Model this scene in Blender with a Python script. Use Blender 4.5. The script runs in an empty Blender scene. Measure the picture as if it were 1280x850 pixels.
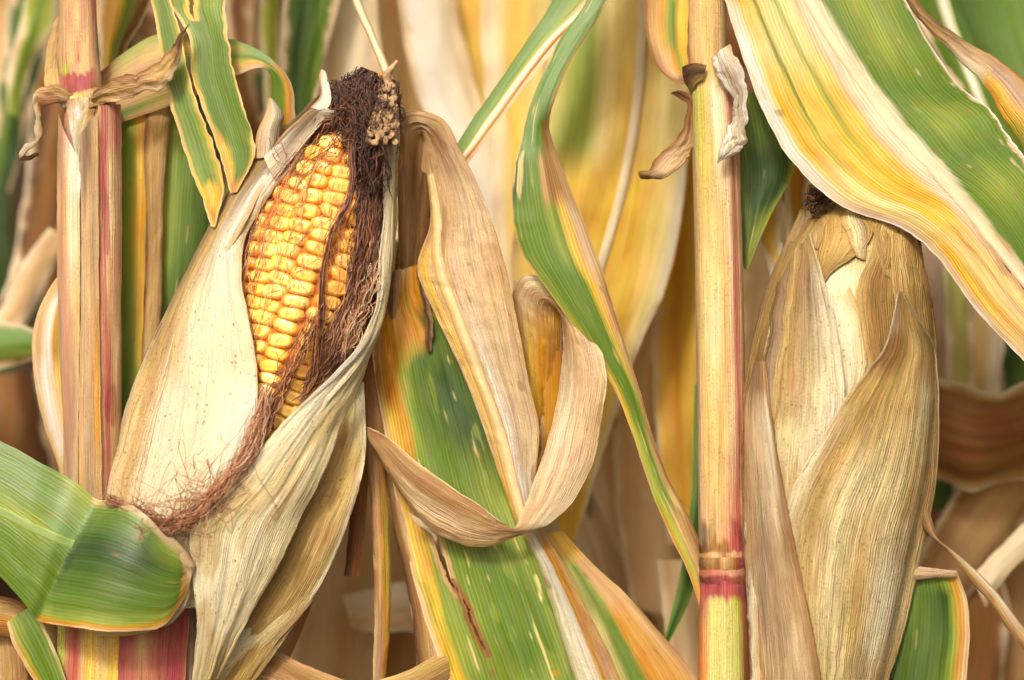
import bpy, math, random
import numpy as np
from mathutils import Matrix, Vector
random.seed(5); RNG = np.random.default_rng(5)
sc = bpy.context.scene

# ---------------------------------------------------------------- camera, sky, sun, exposure
S = 0.0003          # one layout unit = 0.3 mm (an ear of corn is about 170 units = 5 cm across)
DIST = 1.0          # camera distance to the plane of the two ears
CZ = 1.1            # height of the camera over the soil
cam = bpy.data.cameras.new('camera'); camo = bpy.data.objects.new('camera', cam)
sc.collection.objects.link(camo); sc.camera = camo
camo.location = (0, -DIST, CZ); camo.rotation_euler = (math.pi/2, 0, 0)
cam.sensor_width = 36; cam.lens = 36*DIST/(1280*S); cam.clip_start = 0.01; cam.clip_end = 300
cam.dof.use_dof = True; cam.dof.focus_distance = DIST-45*S; cam.dof.aperture_fstop = 4.0
cam.dof.aperture_blades = 0

SUN_EL, SUN_AZ = math.radians(38), math.radians(-16)   # azimuth from the camera's back, to the left
w = bpy.data.worlds.new('World'); sc.world = w; w.use_nodes = True
nt = w.node_tree; bg = nt.nodes['Background']
sky = nt.nodes.new('ShaderNodeTexSky'); sky.sky_type = 'NISHITA'; sky.sun_disc = False
sky.sun_elevation = SUN_EL; sky.sun_rotation = math.pi + SUN_AZ*-1
sky.air_density = 1.0; sky.dust_density = 8.0; sky.ozone_density = 0.3
nt.links.new(sky.outputs[0], bg.inputs[0]); bg.inputs[1].default_value = 0.115
sd = bpy.data.lights.new('sun', 'SUN'); sd.energy = 2.1; sd.angle = math.radians(9); sd.color = (1, .955, .885)
so = bpy.data.objects.new('sun', sd); sc.collection.objects.link(so)
dirv = Vector((math.sin(SUN_AZ)*math.cos(SUN_EL), -math.cos(SUN_AZ)*math.cos(SUN_EL), math.sin(SUN_EL)))
so.rotation_euler = dirv.to_track_quat('Z', 'Y').to_euler(); so.location = (-1, -2, 4)
sc.view_settings.view_transform = 'Standard'; sc.view_settings.look = 'None'
sc.view_settings.exposure = 0.86; sc.view_settings.gamma = 1
sc.render.engine = 'CYCLES'
sc.cycles.max_bounces = 8; sc.cycles.diffuse_bounces = 4; sc.cycles.transparent_max_bounces = 4

# ---------------------------------------------------------------- helpers
def P(a):
    a = np.asarray(a, float); y = a[..., 2]*S; k = (DIST+y)/DIST*S
    return np.stack([(a[..., 0]-640)*k, y, CZ-(a[..., 1]-425)*k], -1)

PAL = dict(green=(104,134,40), lgreen=(152,168,64), dgreen=(46,76,20), bgreen=(126,158,92), ygreen=(186,190,66),
  yellow=(246,200,78), pale=(244,222,146), gold=(212,148,28), dgold=(178,120,22), tan=(212,172,116), ptan=(232,202,158),
  cream=(238,224,188), white=(244,237,222), brown=(156,110,58), dbrown=(70,42,22), olive=(190,154,82), dolive=(158,120,60),
  red=(182,92,80), crimson=(158,62,68), pink=(204,148,116), gray=(168,142,112), dgray=(116,92,66), khaki=(216,182,112),
  hcream=(230,214,160), hpale=(246,236,196), orange=(222,140,50), rust=(152,98,54), lime=(206,200,116), dark=(40,34,20), mauve=(208,176,152))
def lin(c):
    c = np.array(c, float)/255
    return np.where(c <= .04045, c/12.92, ((c+.055)/1.055)**2.4)*0.66
PL = {k: lin(v) for k, v in PAL.items()}

_g = RNG.random((256, 256))
def vnoise(x, y):
    xi = np.floor(x).astype(int); yi = np.floor(y).astype(int); fx = x-xi; fy = y-yi
    fx = fx*fx*(3-2*fx); fy = fy*fy*(3-2*fy)
    a = _g[xi & 255, yi & 255]; b = _g[(xi+1) & 255, yi & 255]; c = _g[xi & 255, (yi+1) & 255]; d = _g[(xi+1) & 255, (yi+1) & 255]
    return (a*(1-fx)+b*fx)*(1-fy)+(c*(1-fx)+d*fx)*fy*1.0
def fnoise(x, y, o=3):
    r = 0; a = .5; t = 0
    for i in range(o):
        r = r+a*vnoise(x*2**i+17.3*i, y*2**i+5.1*i); t += a; a *= .55
    return r/t

def hermite(K, t):
    """chord-length cubic through the rows of K, t in 0..n-1 (row index)"""
    K = np.asarray(K, float); n = len(K)
    m = np.zeros_like(K)
    h = np.maximum(np.linalg.norm(np.diff(K[:, :3], axis=0), axis=1), 1e-3)
    sl = np.diff(K, axis=0)/h[:, None]
    for i in range(n):
        if i == 0: m[i] = sl[0]
        elif i == n-1: m[i] = sl[-1]
        else: m[i] = (sl[i-1]*h[i]+sl[i]*h[i-1])/(h[i]+h[i-1])
    i = np.clip(np.floor(t).astype(int), 0, n-2); f = (t-i)[:, None]; H = h[i][:, None]
    return ((2*f**3-3*f**2+1)*K[i]+(f**3-2*f**2+f)*H*m[i]+(-2*f**3+3*f**2)*K[i+1]+(f**3-f**2)*H*m[i+1])

def make_mesh(name, V, F, col=None, uv=None, mat=None, smooth=True):
    me = bpy.data.meshes.new(name)
    V = np.asarray(V, np.float32); F = np.asarray(F, np.int32)
    me.vertices.add(len(V)); me.vertices.foreach_set('co', V.ravel())
    k = F.shape[1]
    me.loops.add(F.size); me.loops.foreach_set('vertex_index', F.ravel())
    me.polygons.add(len(F)); me.polygons.foreach_set('loop_start', np.arange(0, F.size, k, dtype=np.int32))
    if smooth: me.polygons.foreach_set('use_smooth', np.ones(len(F), bool))
    me.update(calc_edges=True)
    if col is not None:
        a = me.color_attributes.new('Col', 'FLOAT_COLOR', 'POINT')
        a.data.foreach_set('color', np.concatenate([col, np.ones((len(col), 1))], 1).astype(np.float32).ravel())
    if uv is not None:
        l = me.uv_layers.new(name='UVMap'); l.data.foreach_set('uv', np.asarray(uv, np.float32)[F.ravel()].ravel())
    if mat: me.materials.append(mat)
    me.validate()
    return me

USED_LABELS = set()
def setlabel(o, label, cat, group=None, kind=None):
    o['label'] = label; o['category'] = cat
    if group: o['group'] = group
    if kind: o['kind'] = kind
    if not kind: assert label not in USED_LABELS, label
    USED_LABELS.add(label)
def empty(name, px, label, cat, group=None):
    o = bpy.data.objects.new(name, None); sc.collection.objects.link(o); o.location = P(px); o.empty_display_size = .01
    setlabel(o, label, cat, group); return o
def link(name, V, F, parent=None, base=None, **kw):
    V = np.asarray(V, float)
    if parent is not None:
        b = np.array(parent['_base']) if '_base' in parent else np.array(parent.location)
        r = parent
        b = np.zeros(3)
        while r is not None: b = b+np.array(r.location); r = r.parent
        o = bpy.data.objects.new(name, make_mesh(name, V-b, F, **kw)); o.parent = parent
    else:
        b = V.mean(0) if base is None else np.array(base)
        o = bpy.data.objects.new(name, make_mesh(name, V-b, F, **kw)); o.location = b
    sc.collection.objects.link(o); return o

# ---------------------------------------------------------------- materials
class NT:
    def __init__(s, name):
        s.m = bpy.data.materials.new(name); s.m.use_nodes = True; s.t = s.m.node_tree; s.t.nodes.clear()
    def n(s, kind, ins=None, **kw):
        x = s.t.nodes.new(kind)
        for k, v in kw.items(): setattr(x, k, v)
        for k, v in (ins or {}).items():
            if isinstance(v, bpy.types.NodeSocket): s.t.links.new(v, x.inputs[k])
            else: x.inputs[k].default_value = v
        return x
    def math(s, op, a, b=0.0, clamp=False):
        return s.n('ShaderNodeMath', {0: a, 1: b}, operation=op, use_clamp=clamp).outputs[0]
    def mixc(s, f, a, b, bt='MIX'):
        x = s.n('ShaderNodeMix', data_type='RGBA', blend_type=bt)
        for k, v in ((0, f), (6, a), (7, b)):
            if isinstance(v, bpy.types.NodeSocket): s.t.links.new(v, x.inputs[k])
            else: x.inputs[k].default_value = v if k == 0 else (*v, 1)
        return x.outputs[2]
    def noise(s, vec, scale, detail=3, rough=.55):
        return s.n('ShaderNodeTexNoise', {'Vector': vec, 'Scale': scale, 'Detail': detail, 'Roughness': rough}).outputs[0]
    def ramp(s, v, a, b, lo=0.0, hi=1.0):
        return s.n('ShaderNodeMapRange', {0: v, 1: a, 2: b, 3: lo, 4: hi}).outputs[0]

def leaf_mat(name, fib=.35, vein=.25, period=9., rough=.5, transl=.28, bump=1., speck=0., speckcol=(.12,.085,.03),
             dots=0., spec=.35, cross=.0, dotscale=.16, sheen=0):
    N = NT(name)
    col = N.n('ShaderNodeAttribute', attribute_name='Col').outputs[0]
    uv = N.n('ShaderNodeUVMap', uv_map='UVMap').outputs[0]
    sep = N.n('ShaderNodeSeparateXYZ', {0: uv}); U, V = sep.outputs[0], sep.outputs[1]
    def vec(a, b): return N.n('ShaderNodeCombineXYZ', {0: N.math('MULTIPLY', U, a), 1: N.math('MULTIPLY', V, b)}).outputs[0]
    n1 = N.noise(vec(.13, .0035), 1, 5, .75)          # broad fibres
    n2 = N.noise(vec(.36, .007), 1, 3, .75)           # fine fibres
    n3 = N.noise(vec(.035, .012), 1, 5, .6)          # blotches
    wob = N.math('MULTIPLY', N.noise(vec(.02, .004), 1, 2), 10.)
    sn = N.math('SINE', N.math('MULTIPLY', N.math('ADD', U, wob), 2*math.pi/period))
    line = N.math('MULTIPLY', N.math('POWER', N.ramp(sn, -1, 1), 3.), N.ramp(N.noise(vec(.08, .006), 1, 3), .35, .65, .15, 1.))
    f = N.math('ADD', N.math('MULTIPLY', N.math('SUBTRACT', n1, .5), fib*2.4), N.math('MULTIPLY', N.math('SUBTRACT', n2, .5), fib*2.6))
    f = N.math('ADD', f, N.math('MULTIPLY', N.math('SUBTRACT', n3, .5), .45))
    f = N.math('ADD', f, N.math('MULTIPLY', line, vein))
    g = N.math('ADD', f, 1.-vein*.25)
    c = N.n('ShaderNodeVectorMath', {0: col, 3: g}, operation='SCALE').outputs[0]
    hue = N.noise(vec(.05, .02), 1, 4)
    c = N.n('ShaderNodeHueSaturation', {'Hue': N.ramp(hue, .3, .7, .485, .515), 'Saturation': N.ramp(n1, .3, .7, 1.12, .88), 'Value': 1., 'Color': c}).outputs[0]
    if cross:
        cr = N.noise(vec(.06, .35), 1, 2)
        c = N.mixc(N.ramp(cr, .6, .75, 0, cross), c, (.5, .4, .22))
    if speck:
        m = N.noise(vec(.05, .03), 1, 4, .7)
        sp = N.noise(vec(.42, .30), 1, 3, .7)
        k = N.math('MULTIPLY', N.ramp(sp, .51, .64), N.ramp(m, .42, .6, 0.12, 1))
        c = N.mixc(N.math('MULTIPLY', k, speck), c, speckcol)
    if dots:
        vo = N.n('ShaderNodeTexVoronoi', {'Vector': vec(dotscale, dotscale*.8), 'Scale': 1.})
        m = N.noise(vec(.02, .014), 1, 4, .7)
        sel = N.ramp(N.n('ShaderNodeSeparateColor', {0: vo.outputs[1]}).outputs[0], .3, .9)
        k = N.math('MULTIPLY', N.math('MULTIPLY', N.ramp(vo.outputs[0], .34, .18), N.ramp(m, .40, .56)), sel)
        c = N.mixc(N.math('MULTIPLY', k, dots), c, speckcol)
    h = N.math('ADD', N.math('MULTIPLY', line, .25), N.math('ADD', N.math('MULTIPLY', n1, .7), N.math('MULTIPLY', n2, .9)))
    h = N.math('ADD', h, N.math('MULTIPLY', n3, 1.2))
    bp = N.n('ShaderNodeBump', {'Height': h, 'Strength': min(1., .55*bump), 'Distance': .0009*bump}).outputs[0]
    pr = N.n('ShaderNodeBsdfPrincipled', {'Base Color': c, 'Roughness': N.ramp(n1, .3, .7, rough-.08, rough+.12), 'Specular IOR Level': spec, 'Normal': bp})
    tr = N.n('ShaderNodeBsdfTranslucent', {'Color': N.n('ShaderNodeHueSaturation', {'Saturation': 1.15, 'Value': 1.25, 'Color': c}).outputs[0], 'Normal': bp})
    mx = N.n('ShaderNodeMixShader', {0: transl, 1: pr.outputs[0], 2: tr.outputs[0]})
    N.n('ShaderNodeOutputMaterial', {0: mx.outputs[0]})
    return N.m

M_GREEN = leaf_mat('fresh_corn_leaf', fib=.22, vein=.5, period=5.2, rough=.42, transl=.28, bump=.6, spec=.45)
M_DRY = leaf_mat('dry_corn_leaf', fib=.42, vein=.14, period=3.4, rough=.62, transl=.22, bump=1.5, speck=.5, speckcol=(.2,.12,.06))
M_YEL = leaf_mat('yellowing_corn_leaf', fib=.24, vein=.2, period=4.6, rough=.5, transl=.32, bump=.6, speck=.3, speckcol=(.3,.15,.05), cross=.0)
M_HUSK = leaf_mat('pale_husk', fib=.24, vein=.14, period=3.3, rough=.6, transl=.18, bump=1.3, speck=.5, dots=.85, speckcol=(.17,.13,.035), spec=.25)
M_HUSK2 = leaf_mat('weathered_husk', fib=.42, vein=.16, period=3.2, rough=.66, transl=.14, bump=1.6, speck=.7, dots=.6, speckcol=(.13,.09,.03), spec=.2)
M_STALK = leaf_mat('stalk_rind', fib=.40, vein=.2, period=3.4, rough=.42, transl=.0, bump=1.2, speck=.8, speckcol=(.19,.12,.05), spec=.35)
M_RIB = leaf_mat('leaf_midrib', fib=.2, vein=.12, period=3.5, rough=.45, transl=.15, bump=.6, speck=.25, speckcol=(.2,.12,.04))
M_BACK = leaf_mat('background_leaf', fib=.13, vein=.0, period=12., rough=.6, transl=.3, bump=.6)

def simple_mat(name, color, rough=.6, spec=.3, var=.3, scale=400., transl=0, sss=0):
    N = NT(name)
    tc = N.n('ShaderNodeTexCoord').outputs[3]
    n = N.noise(tc, scale, 4)
    c = N.n('ShaderNodeHueSaturation', {'Value': N.ramp(n, .25, .75, 1-var, 1+var), 'Color': (*color, 1)}).outputs[0]
    pr = N.n('ShaderNodeBsdfPrincipled', {'Base Color': c, 'Roughness': rough, 'Specular IOR Level': spec})
    N.n('ShaderNodeOutputMaterial', {0: pr.outputs[0]})
    return N.m

# silk: colour comes per strand
def silk_mat():
    N = NT('corn_silk')
    col = N.n('ShaderNodeAttribute', attribute_name='Col').outputs[0]
    pr = N.n('ShaderNodeBsdfPrincipled', {'Base Color': col, 'Roughness': .42, 'Specular IOR Level': .45})
    tr = N.n('ShaderNodeBsdfTranslucent', {'Color': col})
    mx = N.n('ShaderNodeMixShader', {0: .15, 1: pr.outputs[0], 2: tr.outputs[0]})
    N.n('ShaderNodeOutputMaterial', {0: mx.outputs[0]}); return N.m
M_SILK = silk_mat()

def kernel_mat():
    N = NT('corn_kernel')
    oi = N.n('ShaderNodeObjectInfo').outputs['Random']
    tc = N.n('ShaderNodeTexCoord').outputs[3]
    z = N.n('ShaderNodeSeparateXYZ', {0: tc}).outputs[2]
    n = N.noise(tc, .9, 3)
    zz = N.math('ADD', z, N.math('MULTIPLY', N.math('SUBTRACT', n, .5), .25))
    cap = N.ramp(zz, .38, 1.0)
    base = N.mixc(oi, (.66, .21, .012), (.72, .28, .02))
    top = N.mixc(N.math('FRACT', N.math('MULTIPLY', oi, 7.3)), (.84, .44, .05), (.88, .62, .18))
    c = N.mixc(cap, base, top)
    pr = N.n('ShaderNodeBsdfPrincipled', {'Base Color': c, 'Roughness': .22, 'Specular IOR Level': .6, 'Subsurface Weight': .35,
             'Subsurface Radius': (1, .5, .15), 'Subsurface Scale': .0012,
             'Normal': N.n('ShaderNodeBump', {'Height': N.noise(tc, 2.2, 3), 'Strength': .25, 'Distance': .0004}).outputs[0]})
    N.n('ShaderNodeOutputMaterial', {0: pr.outputs[0]}); return N.m
M_KERNEL = kernel_mat()

# ---------------------------------------------------------------- pigment
def parse(row):
    t = row.split(); return np.array([float(x) for x in t[1::2]]), np.array([PL[c] for c in t[0::2]])
def evalstops(u, pos, col):
    # pos: (N,k) or (k,), col: (N,k,3) or (k,3)
    if pos.ndim == 1: return np.stack([np.interp(u, pos, col[:, i]) for i in range(3)], -1)
    out = col[:, 0, :].copy()
    for j in range(pos.shape[1]-1):
        f = np.clip((u-pos[:, j])/np.maximum(pos[:, j+1]-pos[:, j], 1e-4), 0, 1)[:, None]
        out = out*(1-f)+col[:, j+1, :]*f
    return out
def pigment(rows, u, s, seed, wu, wl, streak=.35, usoft=.012, sharp=3.):
    """rows: [(station, 'colour pos colour pos ...')]; u across, s station coordinate, wu/wl width and length in units"""
    U = u*wu; V = s
    un = u+usoft*(fnoise(U*.03+seed, V*1.5+seed, 3)-.5)*2
    sn = s+streak*((fnoise(U*.12+seed*3, V*.35+seed, 3)-.5)*2+(vnoise(U*.5+seed, V*.5)-.5)*.5)
    rows = sorted(rows, key=lambda r: r[0]); pr = [parse(r[1]) for r in rows]; st = [r[0] for r in rows]
    out = evalstops(un, *pr[0])
    for k in range(len(rows)-1):
        t = np.clip((sn-st[k])/(st[k+1]-st[k]), 0, 1); m = (sn >= st[k])
        if not m.any(): continue
        (pa, ca), (pb, cb) = pr[k], pr[k+1]
        if len(pa) == len(pb):
            tt = t[m][:, None]
            o = evalstops(un[m], pa*(1-tt)+pb*tt, ca[None]*(1-tt[..., None])+cb[None]*tt[..., None])
        else:
            f = np.clip((t[m]-.5)*sharp+.5, 0, 1)[:, None]
            o = evalstops(un[m], pa, ca)*(1-f)+evalstops(un[m], pb, cb)*f
        out[m] = o
    return out

SEED = [0]
# ---------------------------------------------------------------- leaf blade between two edges
def blade(name, st, rows, mat=M_DRY, nu=None, nv=None, prof='para', bulge=0., vee=0., ripple=0., rfreq=.012, crumple=1.5, parent=None,
          edge=None, flecks=None, holes=(), jag=.8, streak=.35, rib=None, thick=0., tipfade=0, usoft=.012, res=2.4, sharp=3., buckle=0.):
    SEED[0] += 1; seed = SEED[0]*7.77
    K = []
    for r in st:
        lx, ly, ld, rx, ry, rd = r[:6]; b = r[6] if len(r) > 6 else bulge
        K.append([(lx+rx)/2, (ly+ry)/2, (ld+rd)/2, lx, ly, ld, rx, ry, rd, b])
    K = np.array(K, float); n = len(K)
    # a leaf that leaves the picture goes on and ends in a tapering tip well outside it
    def out(p): return p[0] < -12 or p[0] > 1292 or p[1] < -12 or p[1] > 862
    def grow(K):
        a, b = K[-2], K[-1]; d = b[:3]-a[:3]; d = d/max(np.linalg.norm(d), 1e-3); new = []
        hl, hr = b[3:6]-b[:3], b[6:9]-b[:3]
        for L_, f, dp in ((110, .96, 8), (240, .80, 30), (370, .50, 70), (470, .06, 120)):
            c = b[:3]+d*L_+np.array([0, 0, dp]); new.append(np.concatenate([c, c+hl*f, c+hr*f, b[9:]]))
        return np.vstack([K, new])
    rows = [(0, rows)] if isinstance(rows, str) else list(rows)
    if rib:
        rib = dict(rib)
        for kk_ in ('u', 'w'):
            if isinstance(rib[kk_], (list, tuple)): rib[kk_] = list(np.interp(np.arange(n), np.linspace(0, n-1, len(rib[kk_])), rib[kk_]))
        rib.setdefault('s', (0, n-1))
    if n > 2 and out(K[-1]) and not parent:
        K = grow(K)
        if rib:
            for kk_ in ('u', 'w'):
                if isinstance(rib[kk_], list): rib[kk_] = rib[kk_]+[rib[kk_][-1]]*2+[rib[kk_][-1]*(.5 if kk_ == 'w' else 1)]*2
            if rib['s'][1] >= n-1: rib['s'] = (rib['s'][0], n+1.5)
    if n > 2 and out(K[0]) and not parent:
        K = grow(K[::-1])[::-1]; rows = [(r_[0]+4, r_[1]) for r_ in rows]; holes = [(h[0]+4, h[1], h[2]+4)+tuple(h[3:]) for h in holes]
        if rib:
            for kk_ in ('u', 'w'):
                if isinstance(rib[kk_], list): rib[kk_] = [rib[kk_][0]*(.5 if kk_ == 'w' else 1)]*2+[rib[kk_][0]]*2+rib[kk_]
            rib['s'] = (2.5 if rib['s'][0] <= 0 else rib['s'][0]+4, rib['s'][1]+4)
    n = len(K)
    tt = np.linspace(0, n-1, 60*(n-1)+1); C = hermite(K, tt)
    seg = np.maximum(np.linalg.norm(np.diff(C[:, 3:6], axis=0), axis=1), np.linalg.norm(np.diff(C[:, 6:9], axis=0), axis=1))
    cum = np.concatenate([[0], np.cumsum(seg)]); Ltot = cum[-1]
    W = np.linalg.norm(C[:, 3:6]-C[:, 6:9], axis=1); Wm = W.max()
    nu = nu or int(np.clip(Wm/res, 8, 110)); nv = nv or int(np.clip(Ltot/(res*1.3), 12, 760))
    ts = np.interp(np.linspace(0, Ltot, nv), cum, tt); C = hermite(K, ts); vl = np.interp(ts, tt, cum)
    u = np.linspace(0, 1, nu)
    # ragged edges
    wrow = np.linalg.norm(C[:, 3:6]-C[:, 6:9], axis=1)+1e-6
    jl = jag*(fnoise(vl*.06+seed, vl*0+1.3, 4)-.5)*2.5/np.maximum(wrow, 4); jr = jag*(fnoise(vl*.06+seed, vl*0+9.3, 4)-.5)*2.5/np.maximum(wrow, 4)
    uu = jl[:, None]*(1-u)[None]+(1+jr)[:, None]*u[None]
    G = C[:, None, 3:6]*(1-uu[..., None])+C[:, None, 6:9]*uu[..., None]
    du = np.gradient(G, axis=1); dv = np.gradient(G, axis=0)
    Nn = np.cross(du, dv); ln = np.linalg.norm(Nn, axis=-1, keepdims=True); Nn = Nn/np.maximum(ln, 1e-6)
    if Nn[..., 2].sum() > 0: Nn = -Nn
    x = 2*u-1
    if prof == 'round': pf = np.sqrt(np.maximum(1-x*x, 0))
    else: pf = 1-x*x
    disp = C[:, 9][:, None]*wrow[:, None]*pf[None]
    um = rib['u'] if rib and not isinstance(rib['u'], (list, tuple)) else .5
    if vee: disp = disp-vee*wrow[:, None]*(1-np.abs(u-um)/max(um, 1-um))[None]
    ug, vg = np.meshgrid(u, vl)
    if ripple:
        disp = disp+ripple*(np.abs(x)[None]**2.5)*np.sin(vg*rfreq*2*math.pi+seed+np.where(x > 0, 1.7, 0)[None]+3*fnoise(vg*.01, vg*0+seed, 2))
    if crumple:
        disp = disp+crumple*(fnoise(ug*Wm*.02+seed, vg*.006+seed, 3)-.5)*2*2.2+crumple*(.7 if mat in (M_DRY, M_HUSK2, M_HUSK) else .3)*(fnoise(ug*Wm*.10+seed, vg*.012, 2)-.5)*2+(.75*crumple*(fnoise(ug*Wm*.05+seed*2, vg*.07+ug*3, 3)-.5)*2 if mat is M_DRY else 0)
    if buckle:
        disp = disp+buckle*(fnoise(ug*Wm*.05+seed, vg*.03+seed, 2)-.5)*2
    G = G+Nn*disp[..., None]
    # pigment
    sg = np.interp(vg.ravel(), vl, ts); uf = ug.ravel()
    if isinstance(rows, str): rows = [(0, rows)]
    col = pigment(rows, uf, sg, seed, Wm, Ltot, streak, usoft, sharp)
    wr = np.repeat(wrow, nu); ed = np.minimum(uf, 1-uf)*wr
    if flecks is None: flecks = []
    if mat in (M_DRY, M_YEL, M_GREEN) and parent is None: flecks = list(flecks)+[('brown', .87, .09, .04, .6), ('tan' if mat is not M_DRY else 'cream', .86, .18, .015, .5)]
    if flecks:
        for fc, thr, fu, fv, amt in flecks:
            nn = fnoise(uf*Wm*fu+seed*2, vg.ravel()*fv+seed, 2)
            f = (np.clip((nn-thr)/.05, 0, 1)*amt)[:, None]
            col = col*(1-f)+PL[fc]*f
    if edge:
        for ec, ew in (edge if isinstance(edge, list) else [edge]):
            nn = fnoise(vg.ravel()*.03+seed, uf*3+np.where(uf > .5, 7, 2), 4)
            ewn = ew*(.15+2.6*np.clip(nn-.25, 0, 1)**1.3)
            f = np.clip((ewn-ed)/(ew*.35)+.5, 0, 1)[:, None]
            col = col*(1-f)+PL[ec]*f
    keep = np.ones((nv-1, nu-1), bool)
    for h in holes:
        # (s0,u0,s1,u1,width_units,rimcolour)
        s0, u0, s1, u1, hw, rc = h[:6]
        sgr = sg.reshape(nv, nu); f = np.clip((sgr-s0)/(s1-s0), -.2, 1.2); uc = u0+(u1-u0)*f+.03*(fnoise(vg*.06+seed, vg*0, 4)-.5)*2
        dist = np.abs(ug-uc)*wrow[:, None]
        wid = hw*np.clip(np.sin(np.clip(f, 0, 1)*math.pi), 0, 1)**.6*(.6+.8*fnoise(vg*.08+seed, ug*0+4, 3))*((f > 0) & (f < 1))
        inh = dist < wid
        keep &= ~(inh[:-1, :-1] & inh[1:, :-1] & inh[:-1, 1:] & inh[1:, 1:])
        rim = np.clip(1-(dist-wid)/(4.+hw*.8), 0, 1)*((f > -.04) & (f < 1.04))
        rf = np.clip(rim.ravel()*1.8, 0, 1)[:, None]; col = col*(1-rf)+PL[rc]*rf
    idx = np.arange(nu*nv).reshape(nv, nu)
    F = np.stack([idx[:-1, :-1], idx[:-1, 1:], idx[1:, 1:], idx[1:, :-1]], -1)[keep]
    uvc = np.stack([uf*Wm+seed*13 % 997, vg.ravel()+seed*31 % 997], -1)
    o = link(name, P(G.reshape(-1, 3)), F, parent=parent, base=P(G[0].mean(0)) if parent is None else None, col=np.clip(col, 0.003, .9), uv=uvc, mat=mat)
    if thick:
        md = o.modifiers.new('thickness', 'SOLIDIFY'); md.thickness = thick*S; md.offset = 0
    if rib:
        # raised midrib as a part of its own: a low ridge lying on the blade
        rw = rib['w']; k = 9; s0, s1 = rib.get('s', (0, n-1)); sel = (ts >= s0) & (ts <= s1)
        ru = rib['u']; ru = np.interp(ts, np.linspace(0, n-1, len(ru)), ru) if isinstance(ru, (list, tuple)) else np.full(nv, ru)
        rw = np.interp(ts, np.linspace(0, n-1, len(rw)), rw) if isinstance(rw, (list, tuple)) else np.full(nv, float(rw))
        cu = np.linspace(-1, 1, k); rows_ = []
        upos = ru[:, None]+cu[None]*(rw/wrow)[:, None]; upos = np.clip(upos, 0, 1)
        fi = upos*(nu-1); i0 = np.clip(np.floor(fi).astype(int), 0, nu-2); fr = (fi-i0)[..., None]
        rr = np.arange(nv)[:, None]
        base = G[rr, i0]*(1-fr)+G[rr, i0+1]*fr; nb = Nn[rr, i0]
        hh = rib.get('h', .45)
        R_ = base+nb*((np.sqrt(np.maximum(1-cu**2, 0))[None]*rw[:, None]*hh+np.where(np.abs(cu) > .99, -.4, .5)[None]))[..., None]
        R_ = R_[sel]; m = len(R_)
        rc = rib['c']; rc = [(0, rc)] if isinstance(rc, str) else rc
        cc, sg2 = np.meshgrid((cu+1)/2, ts[sel]); colr = pigment(rc, cc.ravel(), sg2.ravel(), seed+3, 20, Ltot, .3, .02)
        ii = np.arange(m*k).reshape(m, k); FF = np.stack([ii[:-1, :-1], ii[:-1, 1:], ii[1:, 1:], ii[1:, :-1]], -1).reshape(-1, 4)
        uvr = np.stack([cc.ravel()*20+seed, np.repeat(vl[sel], k)], -1)
        link('midrib', P(R_.reshape(-1, 3)), FF, parent=o, col=np.clip(colr, .003, .9), uv=uvr, mat=M_RIB)
    return o

def leaf(label, st, rows, mat=M_DRY, name='corn_leaf', cat='corn leaf', group=None, **kw):
    o = blade(name, st, rows, mat=mat, **kw); setlabel(o, label, cat, group); return o

def stem(name, pts, rows, mat=M_STALK, parent=None, nth=56, squash=.85, ribs=0, ribamp=0., streak=.5, lumps=.6, nv=None, base=None, res=2.6):
    """round stem: pts = (px,py,d,radius); pigment position 0..1 runs across what is seen from the front"""
    SEED[0] += 1; seed = SEED[0]*7.77
    K = np.array(pts, float); n = len(K)
    tt = np.linspace(0, n-1, 40*(n-1)+1); C = hermite(K, tt); cum = np.concatenate([[0], np.cumsum(np.linalg.norm(np.diff(C[:, :3], axis=0), axis=1))])
    nv = nv or int(np.clip(cum[-1]/res, 6, 400)); ts = np.interp(np.linspace(0, cum[-1], nv), cum, tt); C = hermite(K, ts); vl = np.interp(ts, tt, cum)
    T = np.gradient(C[:, :3], axis=0); T /= np.linalg.norm(T, axis=1, keepdims=True)
    Dv = np.array([0, 0, 1.]); A = np.cross(T, Dv); A /= np.maximum(np.linalg.norm(A, axis=1, keepdims=True), 1e-6)
    A = np.where(A[:, :1] < 0, -A, A) if abs(T[:, 1].mean()) > .4 else A
    B = np.cross(A, T); B = np.where(B[:, 2:3] > 0, -B, B)
    th = np.linspace(0, 2*math.pi, nth, endpoint=False)     # 0 = left, pi/2 = front
    thg, vg = np.meshgrid(th, vl)
    rm = 1+(ribamp*np.cos(thg*ribs) if ribs else 0)+lumps*.02*(fnoise(np.cos(thg)*2+seed, vg*.01+np.sin(thg)*2, 3)-.5)*2
    r = C[:, 3][:, None]*rm
    G = C[:, None, :3]+A[:, None]*(-np.cos(thg)*r)[..., None]+B[:, None]*(np.sin(thg)*r*squash)[..., None]
    u = ((1-np.cos(thg))/2).ravel(); sg = np.repeat(ts, nth)
    rows = [(0, rows)] if isinstance(rows, str) else rows
    col = pigment(rows, u, sg, seed, 2*C[:, 3].max(), cum[-1], streak, .012)
    idx = np.arange(nth*nv).reshape(nv, nth); nx = np.roll(idx, -1, axis=1)
    F = np.stack([idx[:-1], nx[:-1], nx[1:], idx[1:]], -1).reshape(-1, 4)
    # uv is mirrored at the back so that there is no seam
    thm = np.minimum(thg, 2*math.pi-thg)
    uv = np.stack([(thm*C[:, 3].max()).ravel()+seed*5 % 500, vg.ravel()+seed*9 % 500], -1)
    return link(name, P(G.reshape(-1, 3)), F, parent=parent, base=base, col=np.clip(col, .003, .9), uv=uv, mat=mat)

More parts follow.
